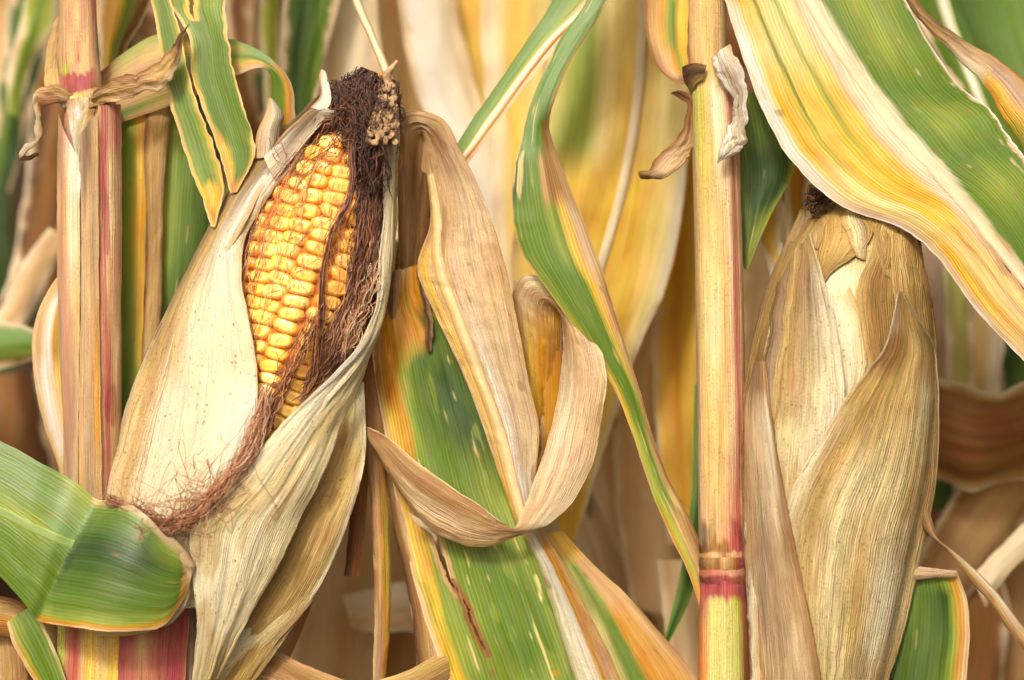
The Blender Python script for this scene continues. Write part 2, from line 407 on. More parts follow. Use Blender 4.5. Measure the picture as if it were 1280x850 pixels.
def tubes(paths, rad, cols):
    """3-sided tubes; paths (m,k,3) in layout units"""
    m, k, _ = paths.shape
    T = np.gradient(paths, axis=1); T /= np.maximum(np.linalg.norm(T, axis=2, keepdims=True), 1e-6)
    ref = np.array([.3, .2, 1.]); A = np.cross(T, ref); A /= np.maximum(np.linalg.norm(A, axis=2, keepdims=True), 1e-6); B = np.cross(T, A)
    taper = np.ones(k); taper[-3:] = [.8, .55, .3]
    r = rad[:, None]*taper[None]
    V = np.stack([paths+(A*math.cos(a)+B*math.sin(a))*r[..., None] for a in (0, 2.094, 4.189)], 2)   # m,k,3,3
    idx = np.arange(m*k*3).reshape(m, k, 3); nx = np.roll(idx, -1, axis=2)
    F = np.stack([idx[:, :-1], nx[:, :-1], nx[:, 1:], idx[:, 1:]], -1).reshape(-1, 4)
    return V.reshape(-1, 3), F, np.repeat(cols, k*3, axis=0)

# ================================================================ THE SETTING
def soil():
    n = 121; R = 60.
    g = np.sign(np.linspace(-1, 1, n))*np.abs(np.linspace(-1, 1, n))**2.2*R
    x, y = np.meshgrid(g, g); z = (fnoise(x*3+9, y*3+9, 4)-.5)*.10*np.exp(-np.hypot(x, y)/8)
    idx = np.arange(n*n).reshape(n, n); F = np.stack([idx[:-1, :-1], idx[:-1, 1:], idx[1:, 1:], idx[1:, :-1]], -1).reshape(-1, 4)
    N = NT('soil'); tc = N.n('ShaderNodeTexCoord').outputs[3]
    c = N.mixc(N.noise(tc, 14., 6), (.09, .06, .035), (.19, .135, .08))
    pr = N.n('ShaderNodeBsdfPrincipled', {'Base Color': c, 'Roughness': .95, 'Normal': N.n('ShaderNodeBump', {'Height': N.noise(tc, 40., 6), 'Strength': .8, 'Distance': .02}).outputs[0]})
    N.n('ShaderNodeOutputMaterial', {0: pr.outputs[0]})
    o = bpy.data.objects.new('soil', make_mesh('soil', np.stack([x, y, z], -1).reshape(-1, 3), F, mat=N.m)); sc.collection.objects.link(o); o['kind'] = 'structure'
soil()

def far_crop(y0, y1, count, width, seed, label, zmax, tones):
    """the corn rows deeper in the field, one mass: long arching leaves and upright stalks"""
    r = np.random.default_rng(seed); V = []; F = []; C = []; U = []; nb = 0
    nv_, nu_ = 12, 4
    for i in range(count):
        x = r.uniform(-width, width); y = r.uniform(y0, y1); z = r.uniform(.05, zmax)
        c = PL[tones[r.integers(len(tones))]]*r.uniform(.5, .9)
        if i % 6 == 0:   # stalk
            h = r.uniform(1.5, 2.1); k = 6; zz = np.linspace(0, h, nv_); th = np.linspace(0, 2*math.pi, k+1)
            rad = .012; lean = r.uniform(-.1, .1)
            G = np.stack([x+lean*zz[:, None]+rad*np.cos(th)[None], y+rad*np.sin(th)[None]+0*zz[:, None], zz[:, None]+0*th[None]], -1); kk = k+1
            c = PL['khaki' if r.random() < .6 else 'lgreen']
        else:
            az = r.uniform(0, 2*math.pi); L = r.uniform(.35, .7); t = np.linspace(0, 1, nv_); W = r.uniform(.025, .05)
            up = r.uniform(.2, 1.2); rx = x+np.cos(az)*L*t*.55; ry = y+np.sin(az)*L*.4*t; rz = z+up*L*t-(up+r.uniform(.3, 1.))*L*t*t
            wv = W*np.sin(np.clip(t*.9+.12, 0, 1)*math.pi)**.7; tw = r.uniform(0, 3)+t*r.uniform(-2, 2); u = np.linspace(-1, 1, nu_)
            G = np.stack([rx[:, None]+u*wv[:, None]*np.cos(tw)[:, None]*.9, ry[:, None]+u*wv[:, None]*.3, rz[:, None]+u*wv[:, None]*np.sin(tw)[:, None]], -1); kk = nu_
        m = nv_*kk; idx = np.arange(m).reshape(nv_, kk)+nb
        V.append(G.reshape(-1, 3)); F.append(np.stack([idx[:-1, :-1], idx[:-1, 1:], idx[1:, 1:], idx[1:, :-1]], -1).reshape(-1, 4))
        C.append(np.repeat(c[None], m, 0)*(.8+.4*r.random((m, 1)))); U.append(G.reshape(-1, 3)[:, [0, 2]]/S); nb += m
    o = link('corn_rows', np.concatenate(V), np.concatenate(F), base=(0, (y0+y1)/2, 0), col=np.concatenate(C), uv=np.concatenate(U), mat=M_BACK)
    setlabel(o, label, 'corn crop', kind='stuff')
far_crop(.75, 1.7, 1500, 1.5, 3, 'mass of dry brown and green corn leaves deep in the shade of the field', 2.0, ['brown', 'tan', 'dgreen', 'dbrown', 'olive', 'ptan', 'green', 'tan'])
far_crop(1.8, 5., 3200, 4.0, 4, 'farthest rows of the corn field, dark between the leaves', 2.1, ['brown', 'dgreen', 'dbrown', 'olive', 'dgreen', 'tan'])

# ================================================================ BLURRED LEAVES BEHIND (depth 150 to 700 units = 5 to 20 cm)
G_BG = 'blurred corn leaves behind the two ears'
def bgl(label, st, rows, **kw):
    st = [(r[0], r[1], r[2]*1.4, r[3], r[4], r[5]*1.4+abs(r[3]-r[0])*(.08 if abs(r[3]-r[0]) > 120 else .25))+tuple(r[6:]) for r in st]
    kw.setdefault('res', 5.); kw.setdefault('crumple', 6.); kw.setdefault('streak', .12); kw.setdefault('bulge', .14); kw.setdefault('edge', [('ptan', 9), ('cream', 4)]); kw.setdefault('ripple', 2.5); kw.setdefault('jag', 1.5)
    kw.pop('mat', 0)
    return leaf(label, st, rows, mat=M_BACK, group=G_BG, **kw)
def W5(pts, d, **k):  # rows of (lx,ly,rx,ry) at one depth
    return [(a, b, d, c, e, d+k.get('tilt', 0)) for a, b, c, e in pts]

# upper left corner
bgl('long dark green blade at the extreme upper left corner', W5([(18, -80, 75, -80), (10, 20, 70, 30), (-5, 120, 40, 130), (-20, 230, 12, 240)], 420), 'dgreen 0 green .3 dgreen .6 dgreen 1')
bgl('narrow yellow and green blade hanging left of the reddish stalk', W5([(40, -60, 85, -60), (28, 20, 66, 30), (8, 90, 36, 100), (8, 140, 26, 150)], 330), 'ygreen 0 green .5 ygreen 1')
bgl('brown dry leaf drooping low behind the left stalk collar', W5([(40, 130, 100, 120), (30, 240, 85, 240), (10, 350, 55, 360), (-30, 420, 20, 430)], 380), 'dbrown 0 brown .5 dbrown 1')  # brown leaf, darkened in its pigment for the shade of the gap
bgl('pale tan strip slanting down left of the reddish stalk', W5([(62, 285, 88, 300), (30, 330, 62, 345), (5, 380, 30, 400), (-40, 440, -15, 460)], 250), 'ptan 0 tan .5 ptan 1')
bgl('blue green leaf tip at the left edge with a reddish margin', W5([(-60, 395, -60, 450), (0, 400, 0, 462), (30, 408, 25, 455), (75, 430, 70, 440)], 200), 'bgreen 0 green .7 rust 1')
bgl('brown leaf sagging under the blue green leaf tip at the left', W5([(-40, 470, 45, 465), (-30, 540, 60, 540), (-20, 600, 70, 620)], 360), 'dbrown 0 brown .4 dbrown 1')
bgl('brown sheath with painted shade between the left stalk and the photo edge', W5([(52, 180, 92, 180), (48, 280, 90, 280), (30, 370, 80, 370)], 480), 'dbrown 0 brown .5 dbrown 1')  # shade of the gap is put into this dark brown
bgl('blade painted dark as shade low behind the left edge of the field gap', W5([(-30, 150, 55, 150), (-30, 300, 60, 300), (-30, 450, 66, 450), (-30, 620, 70, 620)], 560), 'dbrown 0 dgreen .3 dbrown .6 dgreen 1', edge=('brown', 3))  # added dark sheet: its pigment stands for the shade in the gap
# behind the green strips
bgl('wide dark green leaf behind the torn green strips', W5([(350, -80, 440, -80), (352, 0, 425, 0), (350, 80, 402, 90), (355, 170, 385, 180), (360, 260, 372, 260)], 210), 'green 0 dgreen .3 green .8 lgreen 1')
bgl('yellow green stem blade between the torn strips and the dark green leaf', W5([(322, -60, 352, -60), (324, 30, 350, 30), (330, 110, 350, 110), (335, 170, 347, 170)], 300), 'ygreen 0 lgreen .5 ygreen 1')
bgl('mottled tan and gold leaf behind the top of the left stalk', W5([(124, -60, 190, -60), (124, 10, 186, 10), (124, 60, 160, 60), (125, 110, 150, 110)], 90), 'gold 0 yellow .3 green .5 brown .8 rust 1', mat=M_YEL, res=4)
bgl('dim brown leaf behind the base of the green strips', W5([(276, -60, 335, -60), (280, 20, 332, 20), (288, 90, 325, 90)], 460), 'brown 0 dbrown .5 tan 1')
# upper centre: soft tan and yellow leaves
bgl('soft pale tan leaf just right of the dark silk', W5([(395, -60, 470, -60), (405, 20, 470, 20), (400, 90, 480, 100), (410, 180, 500, 180), (440, 300, 530, 300)], 260), 'tan 0 cream .5 ptan 1')
bgl('broad cream leaf slanting down behind the thin straw stem', W5([(488, -60, 560, -60), (500, 20, 575, 30), (520, 110, 600, 120), (560, 200, 640, 220), (590, 320, 660, 340)], 300), 'white 0 white .4 cream .8 ptan 1')
bgl('shadowed tan leaf behind the top of the tan arch', W5([(450, -60, 520, -60), (455, 60, 530, 60), (470, 160, 545, 170), (480, 280, 560, 300)], 380), 'ptan 0 tan .5 tan 1')
bgl('golden leaf between the cream leaf and the green blade', W5([(545, -80, 660, -80), (548, 20, 660, 30), (565, 120, 650, 140), (590, 250, 655, 260), (600, 420, 670, 420)], 360), 'pale 0 yellow .3 pale .7 cream 1')
bgl('yellow tan leaf with a brown fold line behind the midrib blade', W5([(600, -80, 700, -80), (600, 40, 700, 40), (610, 160, 690, 160), (620, 300, 680, 300), (640, 430, 690, 430)], 270), 'ptan 0 cream .12 yellow .4 pale .7 pale 1')
# the two large yellow leaves in the middle
bgl('large yellow leaf with a green streak and a pale midrib left of the middle stalk', W5([(700, -80, 850, -80), (690, 20, 858, 20), (680, 120, 862, 110), (660, 220, 858, 220), (640, 330, 832, 360), (650, 420, 800, 430), (668, 520, 770, 520), (690, 620, 740, 610), (705, 700, 712, 700)], 140),
    [(0, 'pale 0 lgreen .2 green .3 pale .45 pale .62 yellow .7 pale 1'), (2.2, 'pale 0 lgreen .2 lgreen .3 pale .42 yellow .6 pale .8 pale 1'), (3.5, 'pale 0 yellow .3 yellow .5 yellow .7 pale .9 white 1'), (4.6, 'yellow 0 yellow .3 yellow .6 yellow .8 pale .93 white 1'), (6, 'yellow 0 yellow .3 yellow .6 yellow .8 pale .93 white 1')],
    rib=dict(u=[.70, .62, .48, .35], w=[9, 8, 5, 3], c='ptan 0 cream .5 tan 1', s=(0, 5)), res=4, crumple=3, ripple=1, jag=1, mat=M_YEL, edge=('ptan', 4))
bgl('golden leaf standing behind the middle stalk at mid height', W5([(845, 180, 900, 180), (825, 330, 900, 330), (815, 450, 900, 450), (820, 560, 900, 560), (835, 680, 900, 680)], 240), 'yellow 0 gold .3 yellow .6 gold 1')
bgl('soft tan leaf half hidden between the yellow leaf and the golden leaf', W5([(830, 350, 850, 350), (795, 430, 838, 430), (770, 530, 835, 540), (770, 620, 850, 640), (790, 760, 870, 780)], 300), 'tan 0 ptan .5 tan 1')
bgl('light tan leaf crossing low behind the green tip beside the stalk', W5([(720, 560, 790, 520), (750, 640, 815, 600), (790, 720, 860, 690), (840, 820, 900, 780)], 340), 'ptan 0 tan .5 ptan 1')
bgl('pale leaf patch below the end of the big yellow leaf', W5([(690, 660, 760, 640), (700, 710, 780, 690), (720, 760, 800, 745)], 420), 'cream 0 ptan .5 tan 1')
bgl('reddish brown leaf low down left of the stalk node', W5([(740, 680, 830, 660), (750, 740, 850, 730), (770, 820, 870, 810), (780, 900, 880, 900)], 480), 'brown 0 tan .4 dbrown 1')
# lower centre
bgl('broad orange tan leaf hanging under the opened husk', W5([(395, 600, 470, 590), (385, 700, 480, 690), (370, 790, 480, 790), (360, 900, 470, 900)], 240), 'tan 0 ptan .3 tan .55 ptan 1')
bgl('warm tan leaf between the hanging strip and the big green blade', W5([(450, 560, 540, 540), (455, 660, 545, 650), (460, 760, 550, 760), (460, 900, 560, 900)], 340), 'ptan 0 tan .4 ptan 1')
bgl('blurred cream leaf end in the gap below the tan loop', W5([(428, 745, 440, 785), (470, 735, 468, 790), (520, 725, 515, 790), (560, 735, 560, 800)], 190), 'cream 0 ptan .6 tan 1')
bgl('tan and brown leaf at the foot of the gap left of the green blade', W5([(420, 780, 560, 770), (400, 840, 560, 830), (390, 920, 560, 910)], 290), 'tan 0 brown .5 tan 1')
bgl('shaded tan leaf behind the tan loop near the yellow leaf', W5([(660, 590, 720, 600), (680, 680, 745, 680), (700, 760, 770, 760), (720, 850, 790, 850)], 260), 'ptan 0 cream .5 tan 1')
# between stalk and right ear, and right side
bgl('gold leaf with two torn slits above the shoulder of the right ear', W5([(938, 170, 1000, 150), (942, 240, 1012, 230), (950, 300, 1000, 300), (965, 350, 985, 345)], 60), 'gold 0 yellow .3 gold .7 brown 1', mat=M_YEL, res=3, crumple=2, holes=[(.6, .45, 2.6, .6, 5, 'cream')])
bgl('soft tan leaf in the gap between stalk and right ear', W5([(925, 260, 1010, 250), (925, 360, 1000, 360), (922, 470, 980, 470), (922, 600, 970, 600)], 260), 'tan 0 ptan .5 gold 1')
bgl('rose tan leaf behind the right shoulder of the right ear', W5([(1130, 260, 1215, 260), (1135, 340, 1205, 350), (1140, 430, 1190, 430), (1150, 520, 1180, 520)], 260), 'ptan 0 mauve .5 ptan 1')
bgl('yellow green young stem standing right of the right ear', W5([(1178, 250, 1208, 250), (1180, 350, 1212, 350), (1182, 450, 1216, 450), (1185, 560, 1215, 560)], 230), 'lgreen 0 lime .4 ygreen 1')
bgl('tan stem leaf beside the yellow green stem', W5([(1150, 330, 1185, 330), (1150, 430, 1182, 430), (1160, 560, 1185, 560)], 300), 'brown 0 tan .5 brown 1')
bgl('upright cream tan leaf near the right photo edge', W5([(1212, 280, 1262, 300), (1212, 380, 1262, 380), (1215, 480, 1250, 480), (1220, 560, 1240, 560)], 250), 'tan 0 khaki .4 cream .7 tan 1')
bgl('dark green leaf at the right edge under the big yellow leaf', W5([(1255, 400, 1330, 380), (1245, 480, 1330, 470), (1240, 560, 1330, 560)], 360), 'dgreen 0 green .6 dgreen 1')
bgl('rust brown curled leaf with a pale rim right of the ear', [(1140, 455, 150, 1130, 590, 190), (1180, 472, 140, 1170, 605, 190), (1225, 488, 140, 1210, 615, 190), (1290, 480, 150, 1280, 600, 190), (1350, 470, 160, 1350, 590, 190)], 'ptan 0 brown .10 rust .4 brown .8 tan 1', res=4, ripple=6)
bgl('wide tan leaf sweeping up to the right edge below the rust leaf', [(1120, 760, 260, 1180, 800, 260), (1150, 690, 250, 1215, 740, 250), (1200, 610, 240, 1260, 680, 240), (1260, 550, 240, 1310, 620, 240), (1340, 500, 240, 1370, 570, 240)], 'brown 0 tan .35 tan .7 brown 1')
bgl('dark green blade showing behind the right flank of the ear', W5([(1130, 560, 1190, 560), (1125, 620, 1195, 620), (1125, 700, 1180, 700)], 330), 'dgreen 0 green .5 dgreen 1')
bgl('pale tan leaf tip at the lower right edge', W5([(1215, 720, 1232, 760), (1245, 690, 1262, 715), (1285, 650, 1295, 690), (1340, 620, 1345, 660)], 150), 'ptan 0 cream .5 ptan 1')
bgl('brown drooping leaf in the bottom right corner', W5([(1200, 700, 1300, 690), (1190, 780, 1300, 770), (1200, 880, 1300, 880)], 330), 'dbrown 0 brown .4 tan 1')
bgl('tan brown leaf low behind the bottom right green leaf', W5([(1110, 640, 1180, 640), (1120, 720, 1250, 720), (1150, 880, 1250, 880)], 280), 'tan 0 brown .6 rust 1')
bgl('wide shaded leaf filling the gap low beside the right stalk node', W5([(820, 700, 880, 700), (830, 780, 880, 780), (835, 900, 885, 900)], 180), 'tan 0 ptan .5 brown 1')
# top right
bgl('deep green leaf with a pale green midrib in the top right corner', W5([(1110, -80, 1330, -80), (1135, 0, 1340, 0), (1180, 80, 1350, 80), (1230, 170, 1370, 170), (1290, 260, 1390, 260)], 110),
    [(0, 'green 0 dgreen .3 green .6 green 1'), (4, 'green 0 green .3 bgreen .6 green 1')], mat=M_GREEN, rib=dict(u=[.19, .20, .15, .1, .05], w=[12, 10, 9, 8, 6], c='lgreen 0 white .5 lgreen 1'), res=5, crumple=3)

# the tangle right behind: dry leaves that nothing tells apart
def tangle():
    r = np.random.default_rng(77); proto = []
    for k in range(9):
        L = r.uniform(260, 520); W_ = r.uniform(26, 60); n = 6; st = []
        for i in range(n):
            t = i/(n-1); w_ = W_*(.35+.65*math.sin(math.pi*min(t*.9+.15, 1))); tw = r.uniform(-1.1, 1.1); cx = r.normal(0, 22)
            st.append((640+cx-w_*math.cos(tw), 425+L*(t-.5), -w_*math.sin(tw), 640+cx+w_*math.cos(tw), 425+L*(t-.5), w_*math.sin(tw)))
        c = ['brown', 'dbrown', 'dgold', 'tan', 'rust', 'dolive', 'brown', 'brown', 'dgreen'][k]; c2 = ['dbrown', 'rust', 'gold', 'brown', 'brown', 'brown', 'dbrown', 'tan', 'green'][k]
        proto.append((st, [(0, '%s 0 %s .5 %s 1' % (c, c2, c)), (3, '%s 0 %s .4 %s 1' % (c2, c, c2)), (5, '%s 0 %s .6 brown 1' % (c, c))]))
    made = []
    for k in range(60):
        a = proto[k % 9]
        if k < 9:
            o = blade('corn_leaf', a[0], a[1], mat=M_BACK, res=6., crumple=10, bulge=.12, edge=('ptan', 5), jag=5)
            made.append(o)
        else:
            o = made[k % 9].copy(); sc.collection.objects.link(o)
        o['label'] = 'dry corn leaf in the blurred tangle far behind the ears and stalks'; o['category'] = 'corn leaf'; o['group'] = 'dry leaves in the tangle far behind'
        d = r.uniform(620, 1150); k_ = 1+d*S; px = -40+1360*((k*.618) % 1); py = r.uniform(0, 850)
        o.location = P((px, py-120, d)); o.rotation_euler = (r.uniform(-.3, .3), r.uniform(-.6, .6) if k % 3 else r.uniform(-1.4, 1.4), r.uniform(-.8, .8)); f = r.uniform(.9, 1.4); o.scale = (f, f, f)
tangle()

# ================================================================ NEAR LEAVES BEHIND THE STALKS (30 to 90 units)
leaf('yellow and tan leaf bulging out left of the left stalk', [(95, 320, 30, 130, 325, 30), (62, 360, 25, 115, 360, 30), (42, 410, 20, 110, 410, 30), (41, 455, 20, 110, 455, 30), (52, 520, 20, 115, 520, 30), (70, 575, 22, 120, 580, 30), (84, 625, 25, 125, 630, 30)],
    [(0, 'tan 0 gold .25 green .6 green 1'), (2, 'ptan 0 tan .12 white .28 gold .36 lgreen .5 green .7 green 1'), (4, 'tan 0 white .18 ptan .35 yellow .45 gold .7 green 1'), (6, 'tan 0 yellow .3 gold .6 green 1')], mat=M_YEL, bulge=.15, edge=('tan', 4), streak=.15)
leaf('green leaf with yellow edge right behind the left stalk', [(140, 130, 50, 182, 120, 45), (140, 200, 50, 184, 200, 42), (140, 300, 50, 182, 300, 42), (140, 400, 50, 179, 400, 42), (140, 480, 50, 175, 470, 42), (140, 560, 50, 165, 560, 42)],
    [(0, 'lgreen 0 green .5 gold .8 gold 1'), (1, 'green 0 lgreen .6 yellow .8 gold 1'), (2, 'green 0 lgreen .5 gold .8 gold 1'), (4, 'green 0 green .6 lgreen .85 yellow 1')], mat=M_YEL, bulge=.06, streak=.4)
leaf('plain tan strip hanging between two green leaves left of the open ear', [(182, 130, 40, 215, 130, 45), (180, 200, 40, 208, 200, 45), (184, 300, 40, 203, 300, 45), (180, 400, 42, 200, 400, 46), (174, 480, 42, 190, 480, 46)],
    'brown 0 tan .2 khaki .5 tan .8 brown 1', mat=M_DRY, bulge=.15)
leaf('dark green leaf hanging left of the open ear', [(198, 120, 65, 290, 110, 70), (198, 220, 65, 275, 200, 70), (196, 310, 65, 262, 300, 70), (194, 390, 65, 240, 390, 70), (190, 470, 65, 210, 470, 70)],
    [(0, 'gold 0 lgreen .15 green .5 green 1'), (1.4, 'brown 0 lgreen .12 green .4 dgreen 1'), (3, 'lgreen 0 green .2 dgreen .6 green 1')], mat=M_GREEN, bulge=.1, streak=.2)
leaf('yellow green leaf crossing behind the strips and arching over at its tan rim',
    [(120, 95, 45, 120, 165, 40), (160, 62, 45, 160, 150, 35), (200, 42, 45, 212, 132, 30), (250, 45, 48, 262, 112, 30), (300, 52, 42, 300, 92, 26), (335, 70, 30, 322, 84, 22), (362, 100, 20, 338, 92, 24), (369, 140, 18, 338, 120, 32), (366, 200, 22, 325, 190, 42), (352, 262, 30, 318, 250, 50)],
    [(0, 'brown 0 tan .5 brown .8 gold .9 tan 1'), (1.3, 'lgreen 0 tan .3 brown .5 tan .75 green .88 tan 1'), (3, 'lgreen 0 yellow .2 bgreen .45 green .7 gold .85 tan 1'), (4.6, 'bgreen 0 bgreen .35 green .5 yellow .66 tan .72 ptan 1'), (6, 'tan 0 brown .1 gold .25 green .5 green 1'), (9, 'brown 0 tan .12 gold .3 green .4 green 1')],
    mat=M_YEL, bulge=.05, streak=.25)
leaf('small curled grey husk tip rising behind the left flank of the open ear', [(318, 198, -5, 350, 190, 0), (322, 165, -10, 352, 160, -5), (333, 138, -10, 354, 140, -5), (335, 122, -8, 342, 124, -6)], 'tan 0 cream .4 gray 1', mat=M_DRY, name='dry_leaf_tip', cat='dry leaf tip', bulge=.35, res=1.6)
# green torn strips: two ragged ribbons joined above
leaf('narrow torn green strip with orange tip, left one of the pair', [(186, -50, 5, 214, -50, 5), (188, 0, 3, 214, 0, 3), (197, 42, 0, 226, 42, 0), (204, 85, -4, 236, 95, -4), (214, 135, -8, 250, 140, -8), (228, 180, -10, 264, 175, -10), (240, 215, -12, 275, 210, -12), (254, 250, -12, 279, 242, -12), (263, 283, -12, 268, 284, -12)],
    [(0, 'yellow 0 lgreen .15 green .4 green 1'), (3, 'yellow 0 green .2 green .6 lgreen .85 yellow 1'), (6, 'white 0 lgreen .15 green .5 lgreen .8 yellow 1'), (7, 'gold 0 yellow .5 gold 1'), (8, 'orange 0 gold 1')], mat=M_GREEN, edge=[('yellow', 5), ('ptan', 2)], crumple=1, jag=2.2, vee=.06, res=1.6, streak=.4, flecks=[('white', .90, .12, .12, .6)])
leaf('wide torn green strip hanging against the husk, right one of the pair', [(206, -50, 12, 284, -50, 0), (212, 0, 10, 281, 0, 0), (226, 28, 8, 283, 28, -3), (238, 50, 4, 287, 60, -5), (240, 90, 0, 293, 95, -8), (252, 130, -4, 305, 135, -10), (268, 175, -6, 316, 172, -12), (280, 212, -8, 318, 196, -12), (288, 242, -8, 296, 240, -10)],
    [(0, 'green 0 green .5 lgreen .8 green 1'), (3, 'lgreen 0 green .2 green .7 green 1'), (5, 'yellow 0 green .15 green .7 green 1'), (7, 'orange 0 yellow .2 green .4 green .8 yellow 1'), (8, 'tan 0 gold .6 tan 1')], mat=M_GREEN, edge=[('yellow', 4.5), ('ptan', 2)], crumple=1, jag=2., vee=.05, res=1.6, streak=.4, flecks=[('white', .90, .1, .1, .6)],
    holes=[(.6, .38, 1.9, .33, 4, 'yellow')])

# ================================================================ LEFT STALK
o_ls = empty('corn_stalk', (112, 860, 10), 'tan and pink striped corn stalk left of the open ear', 'corn stalk')
stem('internode', [(95, -60, 8, 22), (97, 20, 8, 24), (98, 70, 8, 25.5), (100, 96, 8, 26.5), (101, 118, 8, 27)],
     [(0, 'gray 0 pink .12 ygreen .3 tan .5 pink .75 red .9 gray 1'), (1, 'gray 0 tan .12 pink .3 khaki .5 pink .62 tan .8 red .92 gray 1'), (2, 'tan 0 pink .15 khaki .35 red .5 khaki .6 tan .8 pink .9 gray 1'), (2.7, 'tan 0 ygreen .15 pink .35 khaki .6 tan .85 pink .92 gray 1'), (3, 'pink 0 red .15 crimson .5 red .75 pink .9 tan 1'), (4, 'pink 0 crimson .3 red .5 rust .8 tan 1')], parent=o_ls, streak=.45)
stem('node_ring', [(101, 113, 8, 27), (102, 118, 8, 28.5), (102, 124, 8, 28.5), (103, 130, 8, 27)], [(0, 'crimson 0 red .5 red 1'), (1, 'lime 0 ygreen .4 tan .8 tan 1'), (3, 'cream 0 white .4 tan .7 brown 1')], parent=o_ls, streak=.3, lumps=3)
stem('lower_internode', [(113, 126, 12, 32), (113, 200, 12, 35), (112, 300, 12, 38), (113, 420, 12, 39), (116, 540, 12, 37), (118, 650, 12, 40), (130, 760, 10, 56), (136, 900, 10, 60)],
     [(0, 'pink 0 pink .2 cream .4 gray .6 pink .75 red .85 pink 1'), (2, 'tan 0 pink .1 cream .25 tan .4 gray .6 red .72 tan .8 pink .9 tan 1'), (4, 'pink 0 tan .1 cream .3 tan .4 gray .62 crimson .72 pink .82 tan .92 pink 1'), (5, 'tan 0 pink .1 tan .3 tan .4 gray .62 crimson .74 red .82 tan .92 tan 1'), (6, 'pink 0 red .2 yellow .3 khaki .5 red .6 crimson .75 red .9 red 1')], parent=o_ls, streak=.3)
stem('internode', [(136, 890, 10, 58), (140, 1100, 10, 52), (140, 1800, 10, 44), (140, 3000, 10, 46), (140, 4110, 10, 50)], 'pink 0 tan .3 khaki .6 red .8 tan 1', parent=o_ls, res=40, nth=24)
stem('internode', [(92, -900, 8, 12), (94, -500, 8, 18), (95, -50, 8, 21.5)], 'gray 0 pink .2 khaki .5 pink .8 tan 1', parent=o_ls, res=20, nth=24)
# sheaths clasping the stalk: overlapping strips with their own edges
blade('leaf_sheath', [(73, 140, -4, 104, 205, -26), (72, 200, -6, 100, 240, -26), (71, 290, -8, 100, 290, -28), (72, 380, -8, 100, 380, -28), (75, 460, -8, 99, 450, -28), (80, 540, -6, 98, 540, -26), (88, 640, -4, 98, 640, -22)],
     [(0, 'gray 0 pink .3 cream .6 white 1'), (2, 'tan 0 pink .25 tan .45 cream .6 hcream 1'), (3, 'gray 0 pink .3 pink .45 tan .65 khaki 1'), (4.5, 'gray 0 pink .35 pink .5 gray .8 tan 1'), (6, 'gray 0 mauve .5 tan 1')], mat=M_STALK, bulge=.10, parent=o_ls, res=1.6, crumple=.8, streak=.5)
blade('leaf_sheath', [(100, 168, -30, 122, 140, -32), (101, 260, -31, 123, 240, -33), (101, 380, -31, 124, 380, -33), (99, 500, -30, 126, 500, -32), (99, 650, -28, 128, 650, -30)],
     [(0, 'gray 0 dgray .4 tan 1'), (1.5, 'gray 0 tan .3 gray .7 tan 1'), (3, 'tan 0 gray .5 gold .9 tan 1'), (4, 'tan 0 gray .5 tan 1')], mat=M_STALK, bulge=.08, parent=o_ls, res=1.6, crumple=.8, streak=.6)
blade('leaf_sheath', [(122, 132, -27, 151, 130, 0), (123, 220, -28, 152, 220, -2), (123, 330, -28, 152, 330, -3), (124, 440, -28, 151, 440, -3), (126, 540, -26, 149, 530, -2), (128, 640, -24, 146, 640, 0)],
     [(0, 'tan 0 red .12 pink .45 red .7 pink 1'), (1, 'pink 0 red .2 ptan .4 tan .6 pink .8 tan 1'), (2.3, 'red 0 pink .25 tan .4 pink .7 tan 1'), (3.1, 'pink 0 red .35 tan .55 ptan .8 tan 1'), (4, 'pink 0 red .35 tan .5 tan 1'), (5, 'tan 0 red .35 tan .5 ptan 1')], mat=M_STALK, bulge=.12, parent=o_ls, res=1.6, crumple=.7, streak=.5, flecks=[('crimson', .72, .05, .012, .6)])
# ligule: pale frayed skin under the node
blade('ligule', [(80, 124, -12, 122, 122, -12), (84, 138, -17, 118, 140, -17), (88, 160, -24, 112, 156, -24), (92, 185, -27, 105, 178, -28), (99, 215, -29, 102, 214, -29)],
     [(0, 'brown 0 tan .3 cream .6 brown 1'), (1, 'tan 0 white .4 tan .7 brown 1'), (2, 'white 0 hcream .5 tan 1'), (4, 'cream 0 pale 1')], mat=M_DRY, bulge=.12, parent=o_ls, res=1.3, crumple=3, jag=3, buckle=2.)
